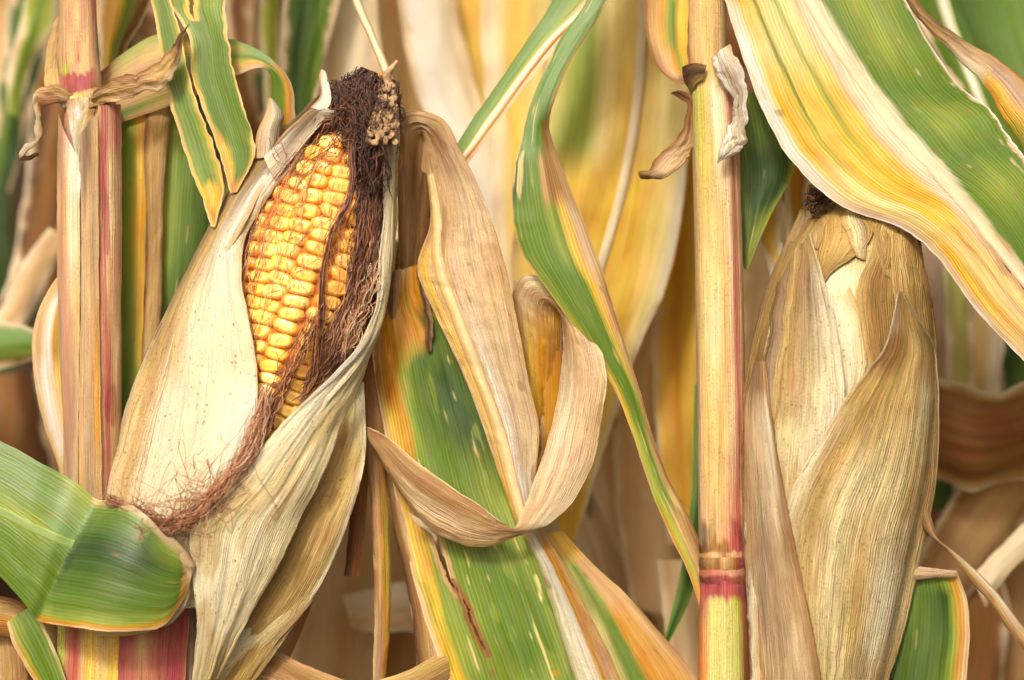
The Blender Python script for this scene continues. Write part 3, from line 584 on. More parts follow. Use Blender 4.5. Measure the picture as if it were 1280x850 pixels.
# dried collar: twisted to the right and curled to the left
blade('dried_collar', [(112, 132, -14, 118, 112, -18), (135, 126, -20, 134, 103, -22), (160, 122, -24, 158, 94, -22), (185, 112, -26, 178, 88, -22), (205, 113, -28, 196, 78, -24), (217, 98, -30, 208, 66, -26), (228, 60, -28, 222, 48, -26), (238, 30, -26, 232, 34, -26)],
     [(0, 'brown 0 tan .5 dbrown 1'), (2, 'ptan 0 brown .3 tan .6 rust 1'), (4, 'cream 0 tan .3 khaki .6 brown 1'), (7, 'brown 0 dbrown 1')], mat=M_DRY, bulge=.16, parent=o_ls, res=1.1, crumple=5, jag=5, buckle=4., edge=('brown', 2))
blade('dried_collar', [(92, 118, -16, 80, 128, -10), (74, 108, -14, 72, 130, -12), (60, 106, -10, 58, 130, -12), (44, 112, -6, 50, 132, -10), (40, 122, -6, 52, 138, -8), (44, 150, -8, 53, 152, -10), (42, 172, -6, 50, 176, -8), (28, 184, -6, 34, 194, -8), (23, 192, -4, 28, 200, -6), (36, 196, 2, 38, 199, 0), (48, 190, 8, 50, 196, 8)],
     [(0, 'brown 0 tan .5 dbrown 1'), (2, 'tan 0 brown .5 rust 1'), (4, 'cream 0 tan .5 brown 1'), (7, 'white 0 cream .5 tan 1'), (10, 'tan 0 brown 1')], mat=M_DRY, bulge=.12, parent=o_ls, res=1.0, crumple=3.5, jag=4, buckle=2., edge=('brown', 1.5))
blade('dried_collar', [(70, 18, 20, 84, 15, 26), (60, 50, 18, 82, 50, 24), (55, 85, 14, 80, 85, 22), (56, 108, 8, 84, 108, 10), (66, 124, -2, 90, 124, -6)],
     'tan 0 khaki .4 tan .8 brown 1', mat=M_DRY, bulge=.15, parent=o_ls, res=1.6, crumple=2, jag=1)
# thick red and yellow sheath at the foot
blade('leaf_sheath', [(70, 740, -50, 158, 742, -62), (72, 790, -50, 156, 790, -62), (70, 840, -50, 155, 840, -62), (66, 920, -50, 152, 920, -62), (68, 1250, -50, 144, 1250, -62), (78, 1800, -36, 130, 1800, -48)],
     'lime 0 ygreen .08 red .16 red .3 tan .38 yellow .5 khaki .7 yellow .9 yellow 1', mat=M_STALK, bulge=.08, parent=o_ls, res=1.6, crumple=.8, streak=.2)
blade('leaf_sheath', [(148, 742, -64, 238, 700, -56), (149, 790, -64, 236, 780, -56), (148, 840, -64, 232, 840, -56), (145, 920, -64, 228, 920, -56), (147, 1250, -64, 220, 1250, -56), (157, 1800, -50, 206, 1800, -42)],
     [(0, 'crimson 0 red .15 rust .4 crimson .7 red 1'), (1, 'crimson 0 red .2 tan .3 red .5 crimson .8 red 1'), (3, 'crimson 0 red .2 brown .5 crimson .8 red 1')], mat=M_STALK, bulge=.10, parent=o_ls, res=1.6, crumple=.8, streak=.6)
blade('leaf_sheath', [(224, 715, -48, 238, 722, -40), (230, 780, -50, 246, 770, -38), (230, 840, -50, 247, 840, -38), (226, 920, -50, 246, 920, -38), (228, 1250, -50, 238, 1250, -38), (238, 1800, -36, 224, 1800, -24)],
     'dgray 0 gray .4 dgray 1', mat=M_STALK, bulge=.1, parent=o_ls, res=1.6)

# ================================================================ OPEN EAR (left)
o_e1 = empty('corn_ear', (250, 850, 0), 'open corn ear showing yellow kernels under brown silk', 'corn ear')
AX = np.array([(478, 92, 0, 10), (470, 112, 0, 22), (455, 140, 0, 38), (438, 175, 0, 55), (416, 225, 0, 75), (397, 300, 0, 88), (381, 370, 0, 89), (362, 440, 0, 82), (338, 515, 0, 68), (312, 585, 0, 50), (285, 660, 0, 40)], float)
axt = np.linspace(0, len(AX)-1, 400); axC = hermite(AX, axt); axcum = np.concatenate([[0], np.cumsum(np.linalg.norm(np.diff(axC[:, :3], axis=0), axis=1))])
def axis_at(s):     # s = length from the tip, in units
    t = np.interp(s, axcum, axt); C = hermite(AX, np.atleast_1d(t)); C2 = hermite(AX, np.atleast_1d(np.clip(t+.05, 0, len(AX)-1))); C1 = hermite(AX, np.atleast_1d(np.clip(t-.05, 0, len(AX)-1)))
    T = C2[:, :3]-C1[:, :3]; T /= np.linalg.norm(T, axis=1, keepdims=True)
    side = np.stack([T[:, 1], -T[:, 0], 0*T[:, 0]], -1)      # points right
    return C[:, :3], C[:, 3], T, side
def cobpt(s, th, dr):   # th 0 = facing the camera, + = right
    A, R, T, sd_ = axis_at(s); r = R+dr
    return A+sd_*(np.sin(th)*r)[:, None]+np.array([0, 0, -1.])[None]*(np.cos(th)*r)[:, None]
cobmat = simple_mat('cob_core', (.42, .15, .02), .6, .3, .3, 900)
stem('cob', [(a[0], a[1], a[2], max(a[3]-5.5, 4)) for a in AX], 'rust 0 orange .5 rust 1', mat=cobmat, parent=o_e1, squash=1., nth=40)
def kernel_mesh(seed):
    r = np.random.default_rng(seed); nl, nm = 8, 14; V = [(0, 0, -1.)]
    def sq(a, e): return math.copysign(abs(a)**e, a)
    ax_, ay_ = r.uniform(-.12, .12, 2)
    for i in range(1, nl+1):
        ph = -math.pi/2+math.pi*i/(nl+1)
        for j in range(nm):
            th = 2*math.pi*j/nm; c = sq(math.cos(ph), .6)
            x = sq(math.cos(th), .72)*c; y = sq(math.sin(th), .72)*c; z = sq(math.sin(ph), .8)
            if z > .75: z -= .13*math.exp(-(x*x*5+y*y*9))
            k = 1+ax_*z*.6; V.append((x*k+ax_*.1*y, y*(1+ay_*x*.5), z+ay_*.15*x))
    V.append((0, 0, .80-.08)); V = np.array(V); F = []
    for j in range(nm): F.append((0, 1+(j+1) % nm, 1+j))
    for i in range(nl-1):
        for j in range(nm):
            a = 1+i*nm+j; b = 1+i*nm+(j+1) % nm; F.append((a, b, b+nm)); F.append((a, b+nm, a+nm))
    t = len(V)-1
    for j in range(nm): F.append((1+(nl-1)*nm+j, 1+(nl-1)*nm+(j+1) % nm, t))
    return make_mesh('kernel', V, np.array(F), mat=M_KERNEL)
KM = [kernel_mesh(i) for i in range(7)]
basee1 = np.array(o_e1.location)
nk = 0
def add_kernel(s, th, dth, ds, mi, lift=0., hgt=1.):
    global nk
    A, R, T, sd_ = axis_at(s); R = R[0]; T = T[0]; sd_ = sd_[0]; A = A[0]
    nrm = sd_*math.sin(th)+np.array([0, 0, -1.])*math.cos(th); tan = np.cross(nrm, T)
    hx = R*dth*.5*1.07; hy = ds*.5*1.10; hz = min(hx, 12)*1.2*hgt
    c = A+nrm*(R-hz*.80+lift)
    tw = random.gauss(0, .12); t2 = tan*math.cos(tw)+T*math.sin(tw); s2 = T*math.cos(tw)-tan*math.sin(tw)
    tlt = random.gauss(0, .12); n2 = nrm*math.cos(tlt)+T*math.sin(tlt)
    cv = lambda v: np.array((v[0], v[2], -v[1]))*S
    o = bpy.data.objects.new('kernel', KM[mi]); sc.collection.objects.link(o); o.parent = o_e1
    M = Matrix.Identity(4); X, Y, Z = cv(t2)*hx, cv(s2)*hy, cv(n2)*hz
    L = P(c)-basee1
    for i in range(3): M[i][0] = X[i]; M[i][1] = Y[i]; M[i][2] = Z[i]; M[i][3] = L[i]
    o.matrix_local = M; nk += 1
NROW = 16; DT = 2*math.pi/NROW
for r_ in range(-4, 6):
    s = 40+random.uniform(0, 12); ph = random.uniform(-.06, .06)
    while s < 500:
        _, R, _, _ = axis_at(s); R = R[0]
        # towards the tip the rows get fewer and the kernels rounder
        tip = np.clip((150-s)/110, 0, 1)
        ds = 17.6+2.2*tip+random.uniform(-1.6, 1.6)-2*np.clip((s-380)/120, 0, 1)
        th = (r_+.1)*DT+ph+random.gauss(0, .028+.05*tip)+.10*math.sin(s*.012)-.0006*(s-250)
        if R*DT > 7 and not (tip > .75 and r_ % 2) and abs(th) < 1.75:
            add_kernel(s, th, DT*(1+.75*(tip > .75)), ds, random.randrange(7), lift=random.gauss(0, .6+1.2*tip), hgt=1-.2*tip)
        s += ds
print('kernels', nk)
# unfilled tip of the cob: small dry grains and the stub
tipm = simple_mat('dry_cob_tip', (.30, .19, .095), .75, .25, .5, 500)
def tip_cone():
    V = []; F = []; nb = 0; r = np.random.default_rng(8)
    km = KM[1]; sph = np.array([v.co[:] for v in km.vertices]); ff = np.array([p.vertices[:] for p in km.polygons])
    for k in range(125):
        t = (k/125); y = 108+t*70+r.uniform(-2, 2); cx = 486-t*10; rad = 6+t*11; th = k*2.399
        c = np.array([cx+math.cos(th)*rad, y, -64-t*24-math.sin(th)*rad*.9]); s = 3.4+r.uniform(0, 1.8)+t; c = c+r.normal(0, 1.1, 3)
        q = r.uniform(0, 6.3); M_ = np.array([[math.cos(q), -math.sin(q), 0], [math.sin(q), math.cos(q), 0], [0, 0, 1]]); V.append((sph*np.array([s*r.uniform(.8, 1.2), s*r.uniform(.55, .9), s]))@M_*np.array([1, 1, -1])+c); F.append(ff[:, ::-1]+nb); nb += len(sph)
    link('cob_tip', P(np.concatenate(V)), np.concatenate(F), parent=o_e1, mat=tipm)
tip_cone()
stem('cob_tip_stub', [(486, 112, -64, 7), (485, 102, -66, 5), (484, 94, -66, 5.5), (489, 86, -67, 3.6), (497, 76, -68, 2.2)], 'brown 0 tan .5 brown 1', mat=tipm, parent=o_e1, nth=12, lumps=12, res=1.)

# husk leaves
def husk(st, rows, **kw):
    kw.setdefault('mat', M_HUSK); kw.setdefault('thick', 1.3); kw.setdefault('res', 2.0)
    return blade('husk_leaf', st, rows, parent=o_e1, **kw)
# outer left
husk([(398, 118, 6, 408, 122, 0), (345, 170, 8, 372, 172, -14), (300, 222, 10, 330, 222, -14), (258, 290, 12, 292, 285, -16), (222, 358, 12, 255, 352, -20), (196, 410, 12, 235, 415, -24), (168, 475, 8, 218, 480, -30), (145, 550, 4, 196, 560, -38), (122, 625, -4, 178, 640, -44), (124, 710, -8, 190, 720, -46)],
     [(0, 'gray 0 dgray .3 gray 1'), (2, 'brown 0 gray .3 olive .6 tan 1'), (4, 'tan 0 gray .2 khaki .5 cream 1'), (6, 'cream 0 khaki .3 tan .6 cream 1'), (9, 'tan 0 cream .3 khaki .6 cream 1')], bulge=.14, crumple=2.5, mat=M_HUSK2, edge=('gray', 2), jag=1.5)
husk([(252, 385, 16, 268, 392, 6), (206, 400, 8, 230, 420, -2), (186, 450, 6, 214, 450, -8), (168, 520, 2, 190, 520, -12), (140, 590, -2, 165, 590, -22), (122, 640, -6, 150, 640, -30)],
     'gray 0 tan .3 cream .7 khaki 1', bulge=.12, crumple=2, mat=M_HUSK2, edge=('dgray', 2))
# inner left, the broad pale one
husk([(404, 124, -24, 424, 140, -34), (352, 172, -20, 388, 180, -50), (308, 228, -18, 347, 232, -54), (272, 288, -18, 306, 296, -50), (246, 345, -24, 303, 345, -66), (226, 400, -34, 312, 400, -84), (208, 470, -44, 322, 480, -92), (190, 550, -52, 318, 545, -94), (170, 625, -58, 292, 630, -90), (162, 700, -60, 262, 700, -86), (172, 760, -60, 250, 760, -80)],
     [(0, 'gray 0 tan .5 dgray 1'), (1, 'gray 0 gray .3 cream .6 gray 1'), (2, 'gray 0 gray .35 white .6 cream .9 gray 1'), (3.2, 'cream 0 cream .4 white .7 cream .9 tan 1'), (5, 'khaki 0 cream .25 hpale .6 hpale .9 cream 1'), (7, 'cream 0 cream .25 hpale .6 white 1'), (10, 'cream 0 hpale .5 hpale 1')],
     bulge=.10, crumple=3.0, ripple=3, rfreq=.006, edge=('tan', 1.5), jag=1.6)
husk([(330, 215, -26, 342, 222, -40), (316, 240, -30, 330, 236, -48), (300, 270, -32, 312, 272, -52), (270, 330, -28, 282, 330, -48), (252, 390, -34, 262, 388, -56)], 'gray 0 white .5 tan 1', bulge=.3, crumple=1.5)
# torn collar of husk at the top left of the silk
husk([(388, 135, -40, 404, 140, -48), (398, 122, -38, 412, 130, -50), (400, 96, -34, 410, 100, -38), (402, 86, -30, 408, 92, -32)], 'tan 0 white .6 cream 1', bulge=.2, crumple=1, res=1.2, jag=2)
husk([(330, 196, -44, 345, 228, -56), (352, 176, -44, 368, 196, -56), (378, 152, -44, 392, 166, -54), (404, 135, -44, 414, 146, -50), (422, 140, -52, 425, 146, -52)], [(0, 'white 0 cream .5 gray 1'), (2, 'gray 0 dgray .4 cream 1'), (4, 'white 0 cream 1')], bulge=.2, crumple=2, res=1.4, mat=M_HUSK2, jag=1.6)
# right husk seen from inside at the top, turning outwards below
HG = [(2, 'cream 0 hpale .5 hcream 1')]
husk([(236, 890, -60, 248, 905, -40), (246, 790, -84, 296, 800, -66), (240, 715, -98, 340, 722, -74), (240, 655, -106, 374, 655, -76), (292, 602, -110, 404, 592, -74), (338, 548, -106, 428, 530, -66), (378, 502, -98, 450, 480, -54), (420, 459, -90, 466, 438, -40), (446, 436, -84, 478, 396, -40), (466, 385, -74, 489, 350, -40), (474, 322, -68, 495, 290, -40), (479, 250, -62, 497, 232, -40), (483, 185, -58, 498, 172, -40), (488, 142, -50, 499, 134, -40)],
     [(0, 'hpale 0 hcream .5 khaki 1'), (2, 'hpale 0 hpale .3 hpale .6 hcream 1'), (3.5, 'hpale 0 hcream .3 hpale .6 hcream 1'), (5, 'hpale 0 hpale .35 hcream .6 hcream 1'), (7, 'white 0 hpale .4 hcream .8 hcream 1'), (9, 'cream 0 hcream .5 khaki 1'), (11, 'cream 0 hcream .5 khaki 1'), (13, 'gray 0 cream .5 tan 1')],
     bulge=.11, crumple=2.5, ripple=2.0, rfreq=.008, edge=('hpale', 1.6), jag=1.4, flecks=[('khaki', .66, .03, .012, .5)])
husk([(486, 130, 6, 499, 128, -4), (488, 200, 8, 497, 200, -6), (486, 280, 8, 496, 280, -4), (480, 340, 8, 492, 340, -2)], 'olive 0 khaki .5 tan 1', bulge=.2, crumple=1, jag=1.5, mat=M_HUSK2)
# husk behind, lower right; its shade is painted in as darker olive pigment
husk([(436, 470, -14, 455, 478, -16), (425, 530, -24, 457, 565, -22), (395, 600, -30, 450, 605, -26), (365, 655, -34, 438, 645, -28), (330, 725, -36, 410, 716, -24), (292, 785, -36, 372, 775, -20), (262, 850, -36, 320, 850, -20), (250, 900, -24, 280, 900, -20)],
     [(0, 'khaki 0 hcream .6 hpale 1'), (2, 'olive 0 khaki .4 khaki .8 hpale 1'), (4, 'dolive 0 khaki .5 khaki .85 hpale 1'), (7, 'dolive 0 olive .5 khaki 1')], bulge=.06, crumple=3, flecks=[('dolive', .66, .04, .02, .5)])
# its rolled rim
husk([(404, 712, -20, 411, 716, -14), (372, 742, -26, 390, 752, -18), (334, 766, -32, 362, 786, -22), (288, 800, -38, 325, 826, -26), (244, 850, -42, 276, 868, -30), (200, 890, -44, 240, 912, -34)],
     [(0, 'cream 0 khaki .5 tan 1'), (3, 'hpale 0 hcream .5 tan 1'), (5, 'hpale 0 hcream .6 tan 1')], bulge=.12, crumple=1.5)

# silk
def smooth_noise(m, k, amp, knots, r):
    kn = r.normal(0, 1, (m, knots, 3)); x = np.linspace(0, knots-1.001, k); i = x.astype(int); f = (x-i)[None, :, None]; f = f*f*(3-2*f)
    return (kn[:, i]*(1-f)+kn[:, np.minimum(i+1, knots-1)]*f)*amp
SILKC = dict(dark=(.05, .022, .014), mid=(.12, .048, .024), red=(.30, .11, .045), light=(.44, .22, .11), straw=(.50, .33, .19))
def silk_on_cob(n, s0, s1, th0, th1, dr0, dr1, wander, cols, seed, k=40, r0=.42, r1=.72, thd=0., dir_=1):
    r = np.random.default_rng(seed); out = []
    sa = r.uniform(*s0, n); sb = np.maximum(r.uniform(*s1, n), sa+15); tha = r.uniform(*th0, n); thb = tha+r.normal(thd, .25, n); thb = np.clip(thb, *th1)
    t = np.linspace(0, 1, k)
    s = sa[:, None]*(1-t)+sb[:, None]*t; th = tha[:, None]*(1-t**1.3)+thb[:, None]*t**1.3; dr = r.uniform(dr0, dr1, n)[:, None]+np.zeros((1, k))
    nz = smooth_noise(n, k, 1, 7, r); nz2 = smooth_noise(n, k, 1, 15, r)
    s = s+wander*(nz[..., 0]*5+nz2[..., 0]*1.0); th = th+wander*(nz[..., 1]*.07+nz2[..., 1]*.016); dr = dr+wander*(np.abs(nz[..., 2])*3.5+nz2[..., 2]*.7)
    s = np.clip(s, 2, axcum[-1]-2)
    p = cobpt(s.ravel(), th.ravel(), np.maximum(dr, 1).ravel()).reshape(n, k, 3)
    c = np.array([SILKC[x] for x in cols])[r.integers(len(cols), size=n)]*r.uniform(.7, 1.3, (n, 1))
    return p, r.uniform(r0, r1, n), c
def silk_guide(n, pts, spread, cols, seed, k=40, curl=1., r0=.42, r1=.72, cut=.0):
    r = np.random.default_rng(seed); K = np.array(pts, float); C = hermite(K, np.linspace(0, len(K)-1, 100))
    a = r.uniform(0, cut, n) if cut else np.zeros(n); b = 1-r.uniform(0, cut, n) if cut else np.ones(n)
    t = a[:, None]+(b-a)[:, None]*np.linspace(0, 1, k)[None]
    x = t*99; i = np.clip(x.astype(int), 0, 98); f = (x-i)[..., None]; c0 = C[i]*(1-f)+C[i+1]*f
    wdt = c0[..., 3]; off = r.normal(0, 1, (n, 1, 3))*np.array([.5, .5, .25])
    p = c0[..., :3]+off*wdt[..., None]*spread+smooth_noise(n, k, 1, 8, r)*wdt[..., None]*.30*curl+smooth_noise(n, k, 1, 14, r)*.9*curl
    c = np.array([SILKC[x] for x in cols])[r.integers(len(cols), size=n)]*r.uniform(.7, 1.3, (n, 1))
    return p, r.uniform(r0, r1, n), c
def silk_obj(groups, label=None):
    Vs = []; Fs = []; Cs = []; nb = 0
    for p, rad, c in groups:
        V, F, C = tubes(p, rad, c); Vs.append(V); Fs.append(F+nb); Cs.append(C); nb += len(V)
    o = link('silk', P(np.concatenate(Vs)), np.concatenate(Fs), parent=o_e1, col=np.concatenate(Cs), mat=M_SILK); o['kind'] = 'stuff'
    if label: o['label'] = label
    return o
cr = math.radians
silk_obj([
    silk_on_cob(520, (0, 35), (40, 85), (cr(-80), cr(60)), (cr(-55), cr(75)), 4, 14, 1.6, ['dark', 'dark', 'mid'], 11),
    silk_on_cob(700, (0, 90), (120, 260), (cr(32), cr(68)), (cr(30), cr(70)), 2, 8, .7, ['dark', 'mid', 'mid', 'red'], 12),
    silk_guide(330, [(430, 120, -40, 11), (442, 150, -56, 14), (455, 190, -64, 14), (460, 240, -68, 13)], 1., ['dark', 'dark', 'mid'], 13, curl=1.8),
    silk_guide(260, [(482, 118, -20, 8), (484, 160, -40, 7), (478, 230, -48, 7), (470, 300, -54, 8)], 1., ['dark', 'mid', 'red'], 14, curl=1.6),
    silk_guide(45, [(470, 112, -66, 12), (472, 140, -84, 16), (470, 175, -96, 14), (466, 230, -84, 16)], 1., ['dark', 'mid', 'dark'], 16, curl=1.6),
    silk_guide(60, [(392, 182, -40, 7), (412, 156, -52, 9), (440, 140, -60, 14)], 1., ['mid', 'red'], 15, curl=1.5),
], 'dark brown matted silk over the tip')
silk_obj([
    silk_on_cob(900, (90, 200), (300, 385), (cr(38), cr(68)), (cr(34), cr(72)), 1, 6, .5, ['mid', 'red', 'red', 'light'], 21, thd=-.1),
    silk_on_cob(300, (220, 330), (350, 430), (cr(34), cr(68)), (cr(22), cr(72)), 1, 6, .6, ['red', 'light', 'mid'], 22, thd=-.3),
    silk_guide(200, [(458, 250, -66, 11), (450, 320, -72, 12), (436, 395, -72, 11), (414, 452, -72, 8)], 1., ['mid', 'dark', 'red'], 23, curl=1.2),
    silk_guide(16, [(440, 180, -84, 4), (436, 250, -92, 5), (415, 290, -98, 4), (404, 340, -98, 4), (400, 400, -96, 5), (394, 470, -88, 6)], 1., ['mid', 'dark', 'red'], 24, curl=.8),
    silk_guide(90, [(466, 290, -62, 8), (456, 350, -72, 12), (444, 390, -76, 12), (428, 440, -74, 9)], 1., ['light', 'straw', 'red', 'light'], 25, curl=1.5, r0=.4, r1=.7),
], 'reddish brown silk down the right side')
silk_obj([
    silk_on_cob(60, (70, 220), (250, 470), (cr(-88), cr(25)), (cr(-80), cr(30)), 1, 3, 1.1, ['red', 'light', 'light'], 31, r0=.26, r1=.42, thd=-.15),
    silk_on_cob(30, (80, 180), (260, 420), (cr(-95), cr(-48)), (cr(-95), cr(-40)), 2, 7, 1.4, ['red', 'mid', 'light'], 32, r0=.26, r1=.42),
    silk_guide(12, [(345, 200, -50, 22), (370, 215, -70, 22), (400, 190, -80, 16), (430, 175, -78, 16)], 1., ['mid', 'red'], 33, curl=1.6, r0=.38, r1=.6),
    silk_guide(30, [(400, 395, -96, 16), (370, 450, -92, 20), (345, 500, -84, 16), (325, 560, -96, 12)], 1., ['red', 'light', 'mid'], 34, curl=1., r0=.4, r1=.65),
], 'fine silk threads over the kernels')
silk_obj([
    silk_guide(100, [(334, 480, -90, 5), (326, 520, -100, 8), (308, 568, -112, 10), (276, 608, -116, 9), (242, 644, -114, 9), (206, 658, -112, 9)], 1., ['red', 'light', 'light', 'straw'], 41, curl=1.5, cut=.12, r0=.34, r1=.55),
    silk_guide(50, [(262, 625, -114, 8), (215, 658, -112, 9), (172, 642, -112, 6), (128, 620, -108, 6)], 1., ['red', 'light', 'mid'], 42, curl=1.8, cut=.15),
    silk_guide(22, [(300, 570, -112, 22), (262, 618, -116, 30), (205, 640, -114, 26), (160, 632, -110, 18)], 1., ['light', 'red'], 43, curl=2.6, r0=.38, r1=.6, cut=.2),
], 'rust coloured silk tail on the husk')

# ================================================================ CENTRE LEAVES
leaf('thin straw coloured bare leaf spine slanting down behind the silk tip', [(434, -40, 10, 444, -40, 10), (440, 0, 8, 451, 0, 8), (459, 45, 5, 470, 45, 5), (477, 90, 2, 489, 90, 2), (492, 130, 0, 503, 130, 0), (499, 150, 20, 509, 150, 20)], 'tan 0 hpale .4 cream .7 tan 1', mat=M_RIB, bulge=.45, prof='round', nu=12, crumple=.3)
leaf('green blade with a cream midrib slanting to the upper right', [(700, -40, 45, 790, -40, 35), (690, 0, 45, 760, 0, 35), (655, 55, 45, 705, 48, 30), (618, 110, 45, 658, 105, 28), (590, 150, 45, 622, 155, 28), (570, 182, 46, 596, 190, 30), (552, 215, 50, 572, 222, 40), (520, 300, 70, 540, 300, 60), (505, 345, 75, 515, 345, 70)],
     [(0, 'green 0 bgreen .3 lgreen .5 ptan .7 cream 1'), (5, 'green 0 bgreen .35 lgreen .5 ptan .75 tan 1'), (6, 'bgreen 0 green .4 tan .6 ptan 1'), (8, 'green 0 green .5 tan 1')], mat=M_GREEN, vee=-.06, rib=dict(u=[.78, .76, .72, .72, .7, .7, .6, .5, .5], w=[7, 7, 7.5, 7, 6.5, 5, 3, 2, 1], c='ptan 0 hpale .5 orange 1', h=.5), streak=.2, res=2.4)
leaf('brown strips hanging behind the foot of the tan arch', [(496, 200, 40, 540, 220, 45), (498, 290, 42, 535, 290, 46), (492, 345, 44, 525, 350, 48), (462, 440, 46, 500, 440, 50), (460, 520, 46, 490, 530, 50)], 'brown 0 rust .3 tan .6 brown 1', mat=M_DRY, bulge=.2)
# big green blade, lower centre
L_green = leaf('broad green and yellow blade with slit holes below the tan loop',
     [(482, 345, 12, 536, 325, 0), (472, 370, 14, 545, 360, 2), (465, 420, 15, 590, 420, 4), (468, 470, 15, 612, 480, 4), (480, 540, 14, 636, 545, 2), (492, 610, 12, 660, 620, 0), (506, 680, 10, 690, 690, -4), (530, 770, 6, 722, 770, -8), (556, 850, 4, 752, 850, -10), (580, 930, 2, 780, 930, -12)],
     [(0, 'tan 0 ptan .3 gold .7 tan 1'), (.9, 'brown 0 gold .25 gold .6 gold 1'), (2.0, 'tan 0 gold .15 gold .5 dgreen .62 green .75 green 1'), (2.9, 'brown 0 gold .14 lgreen .28 green .34 dgreen .6 green 1'), (4, 'ptan 0 yellow .08 gold .2 lgreen .25 green .3 dgreen .7 green 1'), (5.2, 'ptan 0 yellow .06 gold .16 green .22 green .5 lgreen .8 green 1'), (7, 'ptan 0 yellow .06 yellow .10 lgreen .14 green .5 green .85 green 1'), (9, 'tan 0 yellow .08 gold .13 green .18 lgreen .6 green 1')],
     mat=M_GREEN, bulge=.05, edge=('ptan', 4), streak=.3, res=1.9, crumple=3, ripple=3, rfreq=.005,
     flecks=[('lgreen', .70, .06, .016, .5), ('gold', .90, .04, .04, .6), ('pale', .82, .12, .02, .8)],
     holes=[(5.6, .20, 6.7, .26, 4, 'tan'), (6.5, .27, 7.6, .33, 3, 'brown')])
blade('dry_leaf_patch', [(484, 342, 2, 500, 336, -2), (482, 356, 2, 500, 352, -2), (483, 375, 4, 496, 378, 0), (488, 398, 6, 492, 400, 4)], 'brown 0 dgray .5 tan 1', mat=M_DRY, bulge=.1, res=1.4, jag=3, parent=L_green)
blade('leaf_shred', [(520, 340, -8, 528, 340, -9), (526, 375, -7, 535, 372, -9), (532, 402, -6, 543, 405, -8), (530, 425, -5, 540, 425, -6), (534, 440, -4, 538, 440, -4)], 'brown 0 dbrown .5 tan 1', mat=M_DRY, bulge=.4, res=1.2, jag=3, parent=L_green)
# tan arch
leaf('tall tan leaf folded over at the top beside the silk',
     [(498, 350, 24, 518, 350, 26), (498, 300, 22, 522, 300, 26), (497, 230, 18, 526, 240, 24), (497, 170, 10, 528, 200, 22), (502, 143, 0, 530, 180, 16), (525, 140, -12, 529, 175, 8), (550, 148, -20, 529, 190, 0), (578, 192, -24, 533, 220, -6), (604, 245, -26, 538, 275, -12), (630, 325, -24, 522, 335, -16), (646, 400, -20, 545, 395, -18), (662, 480, -18, 580, 470, -18), (674, 540, -16, 606, 540, -18), (670, 600, -16, 626, 600, -18), (676, 650, -14, 644, 650, -18), (712, 720, -14, 670, 700, -18), (768, 830, -14, 705, 810, -18), (800, 910, -14, 740, 910, -18)],
     [(0, 'brown 0 tan .5 brown 1'), (3, 'brown 0 tan .3 brown .7 tan 1'), (5, 'tan 0 ptan .4 brown .8 tan 1'), (6, 'tan 0 rust .4 tan .8 tan 1'), (8, 'ptan 0 ptan .4 tan .8 tan 1'), (9.2, 'tan 0 ptan .4 ptan .6 khaki .72 ptan .8 yellow .93 tan 1'), (12, 'ptan 0 ptan .4 white .55 cream .62 mauve .75 yellow .85 ptan 1'), (13.6, 'ptan 0 white .5 hpale .6 yellow .8 yellow 1'), (15, 'tan 0 gold .3 gold .45 white .5 hpale .85 lgreen 1'), (17, 'tan 0 mauve .25 gold .35 hpale .5 hpale .9 green 1')],
     mat=M_DRY, bulge=.05, streak=.35, res=1.8, crumple=2.0, edge=('tan', 1.5), flecks=[('brown', .8, .04, .02, .5)],
     rib=dict(u=[.9, .9, .9, .9, .9, .9, .9, .9, .88, .74, .74, .76, .74, .70, .68, .66, .66, .66], w=[2, 2, 2, 2, 2, 3, 4, 5, 6, 8, 8.5, 9, 9, 8.5, 8, 7, 7, 7], s=(7, 14.2), c='tan 0 hcream .45 khaki .7 tan 1', h=.28))
# loop
L_loop = leaf('papery tan leaf hooked into a loop in front of the green blade',
     [(664, 580, 26, 684, 560, 30), (652, 480, 30, 694, 480, 30), (642, 400, 30, 702, 420, 26), (642, 362, 22, 702, 395, 18), (655, 344, 8, 704, 385, 8), (690, 352, -6, 703, 392, 0), (732, 400, -18, 704, 425, -6), (757, 462, -26, 700, 480, -14), (751, 530, -34, 688, 540, -24), (738, 586, -40, 668, 600, -34), (704, 640, -48, 652, 640, -44), (672, 662, -52, 642, 660, -54), (648, 671, -50, 634, 657, -58), (606, 684, -42, 606, 636, -54), (566, 677, -34, 562, 606, -44), (526, 652, -26, 518, 574, -34), (490, 602, -18, 484, 545, -24), (456, 540, -10, 453, 530, -12)],
     [(0, 'gold 0 gold .5 brown 1'), (1.5, 'tan 0 yellow .3 gold .6 dgold 1'), (3, 'tan 0 ptan .3 tan .6 gold 1'), (4.5, 'cream 0 tan .5 tan 1'), (6, 'cream 0 tan .5 brown .9 tan 1'), (8, 'tan 0 ptan .4 cream .8 tan 1'), (10.6, 'cream 0 ptan .5 tan .9 cream 1'), (12, 'tan 0 brown .4 tan .8 brown 1'), (14, 'tan 0 ptan .35 brown .7 tan 1'), (17, 'brown 0 tan .5 brown 1')],
     mat=M_DRY, bulge=.16, streak=.4, res=1.8, crumple=2., edge=('cream', 1.2), jag=1.3)
blade('leaf_shred', [(510, 640, -28, 530, 652, -28), (520, 655, -26, 540, 664, -26), (538, 668, -24, 546, 668, -24), (544, 678, -22, 546, 677, -22)], 'ptan 0 cream 1', mat=M_DRY, res=1.2, jag=3, parent=L_loop)
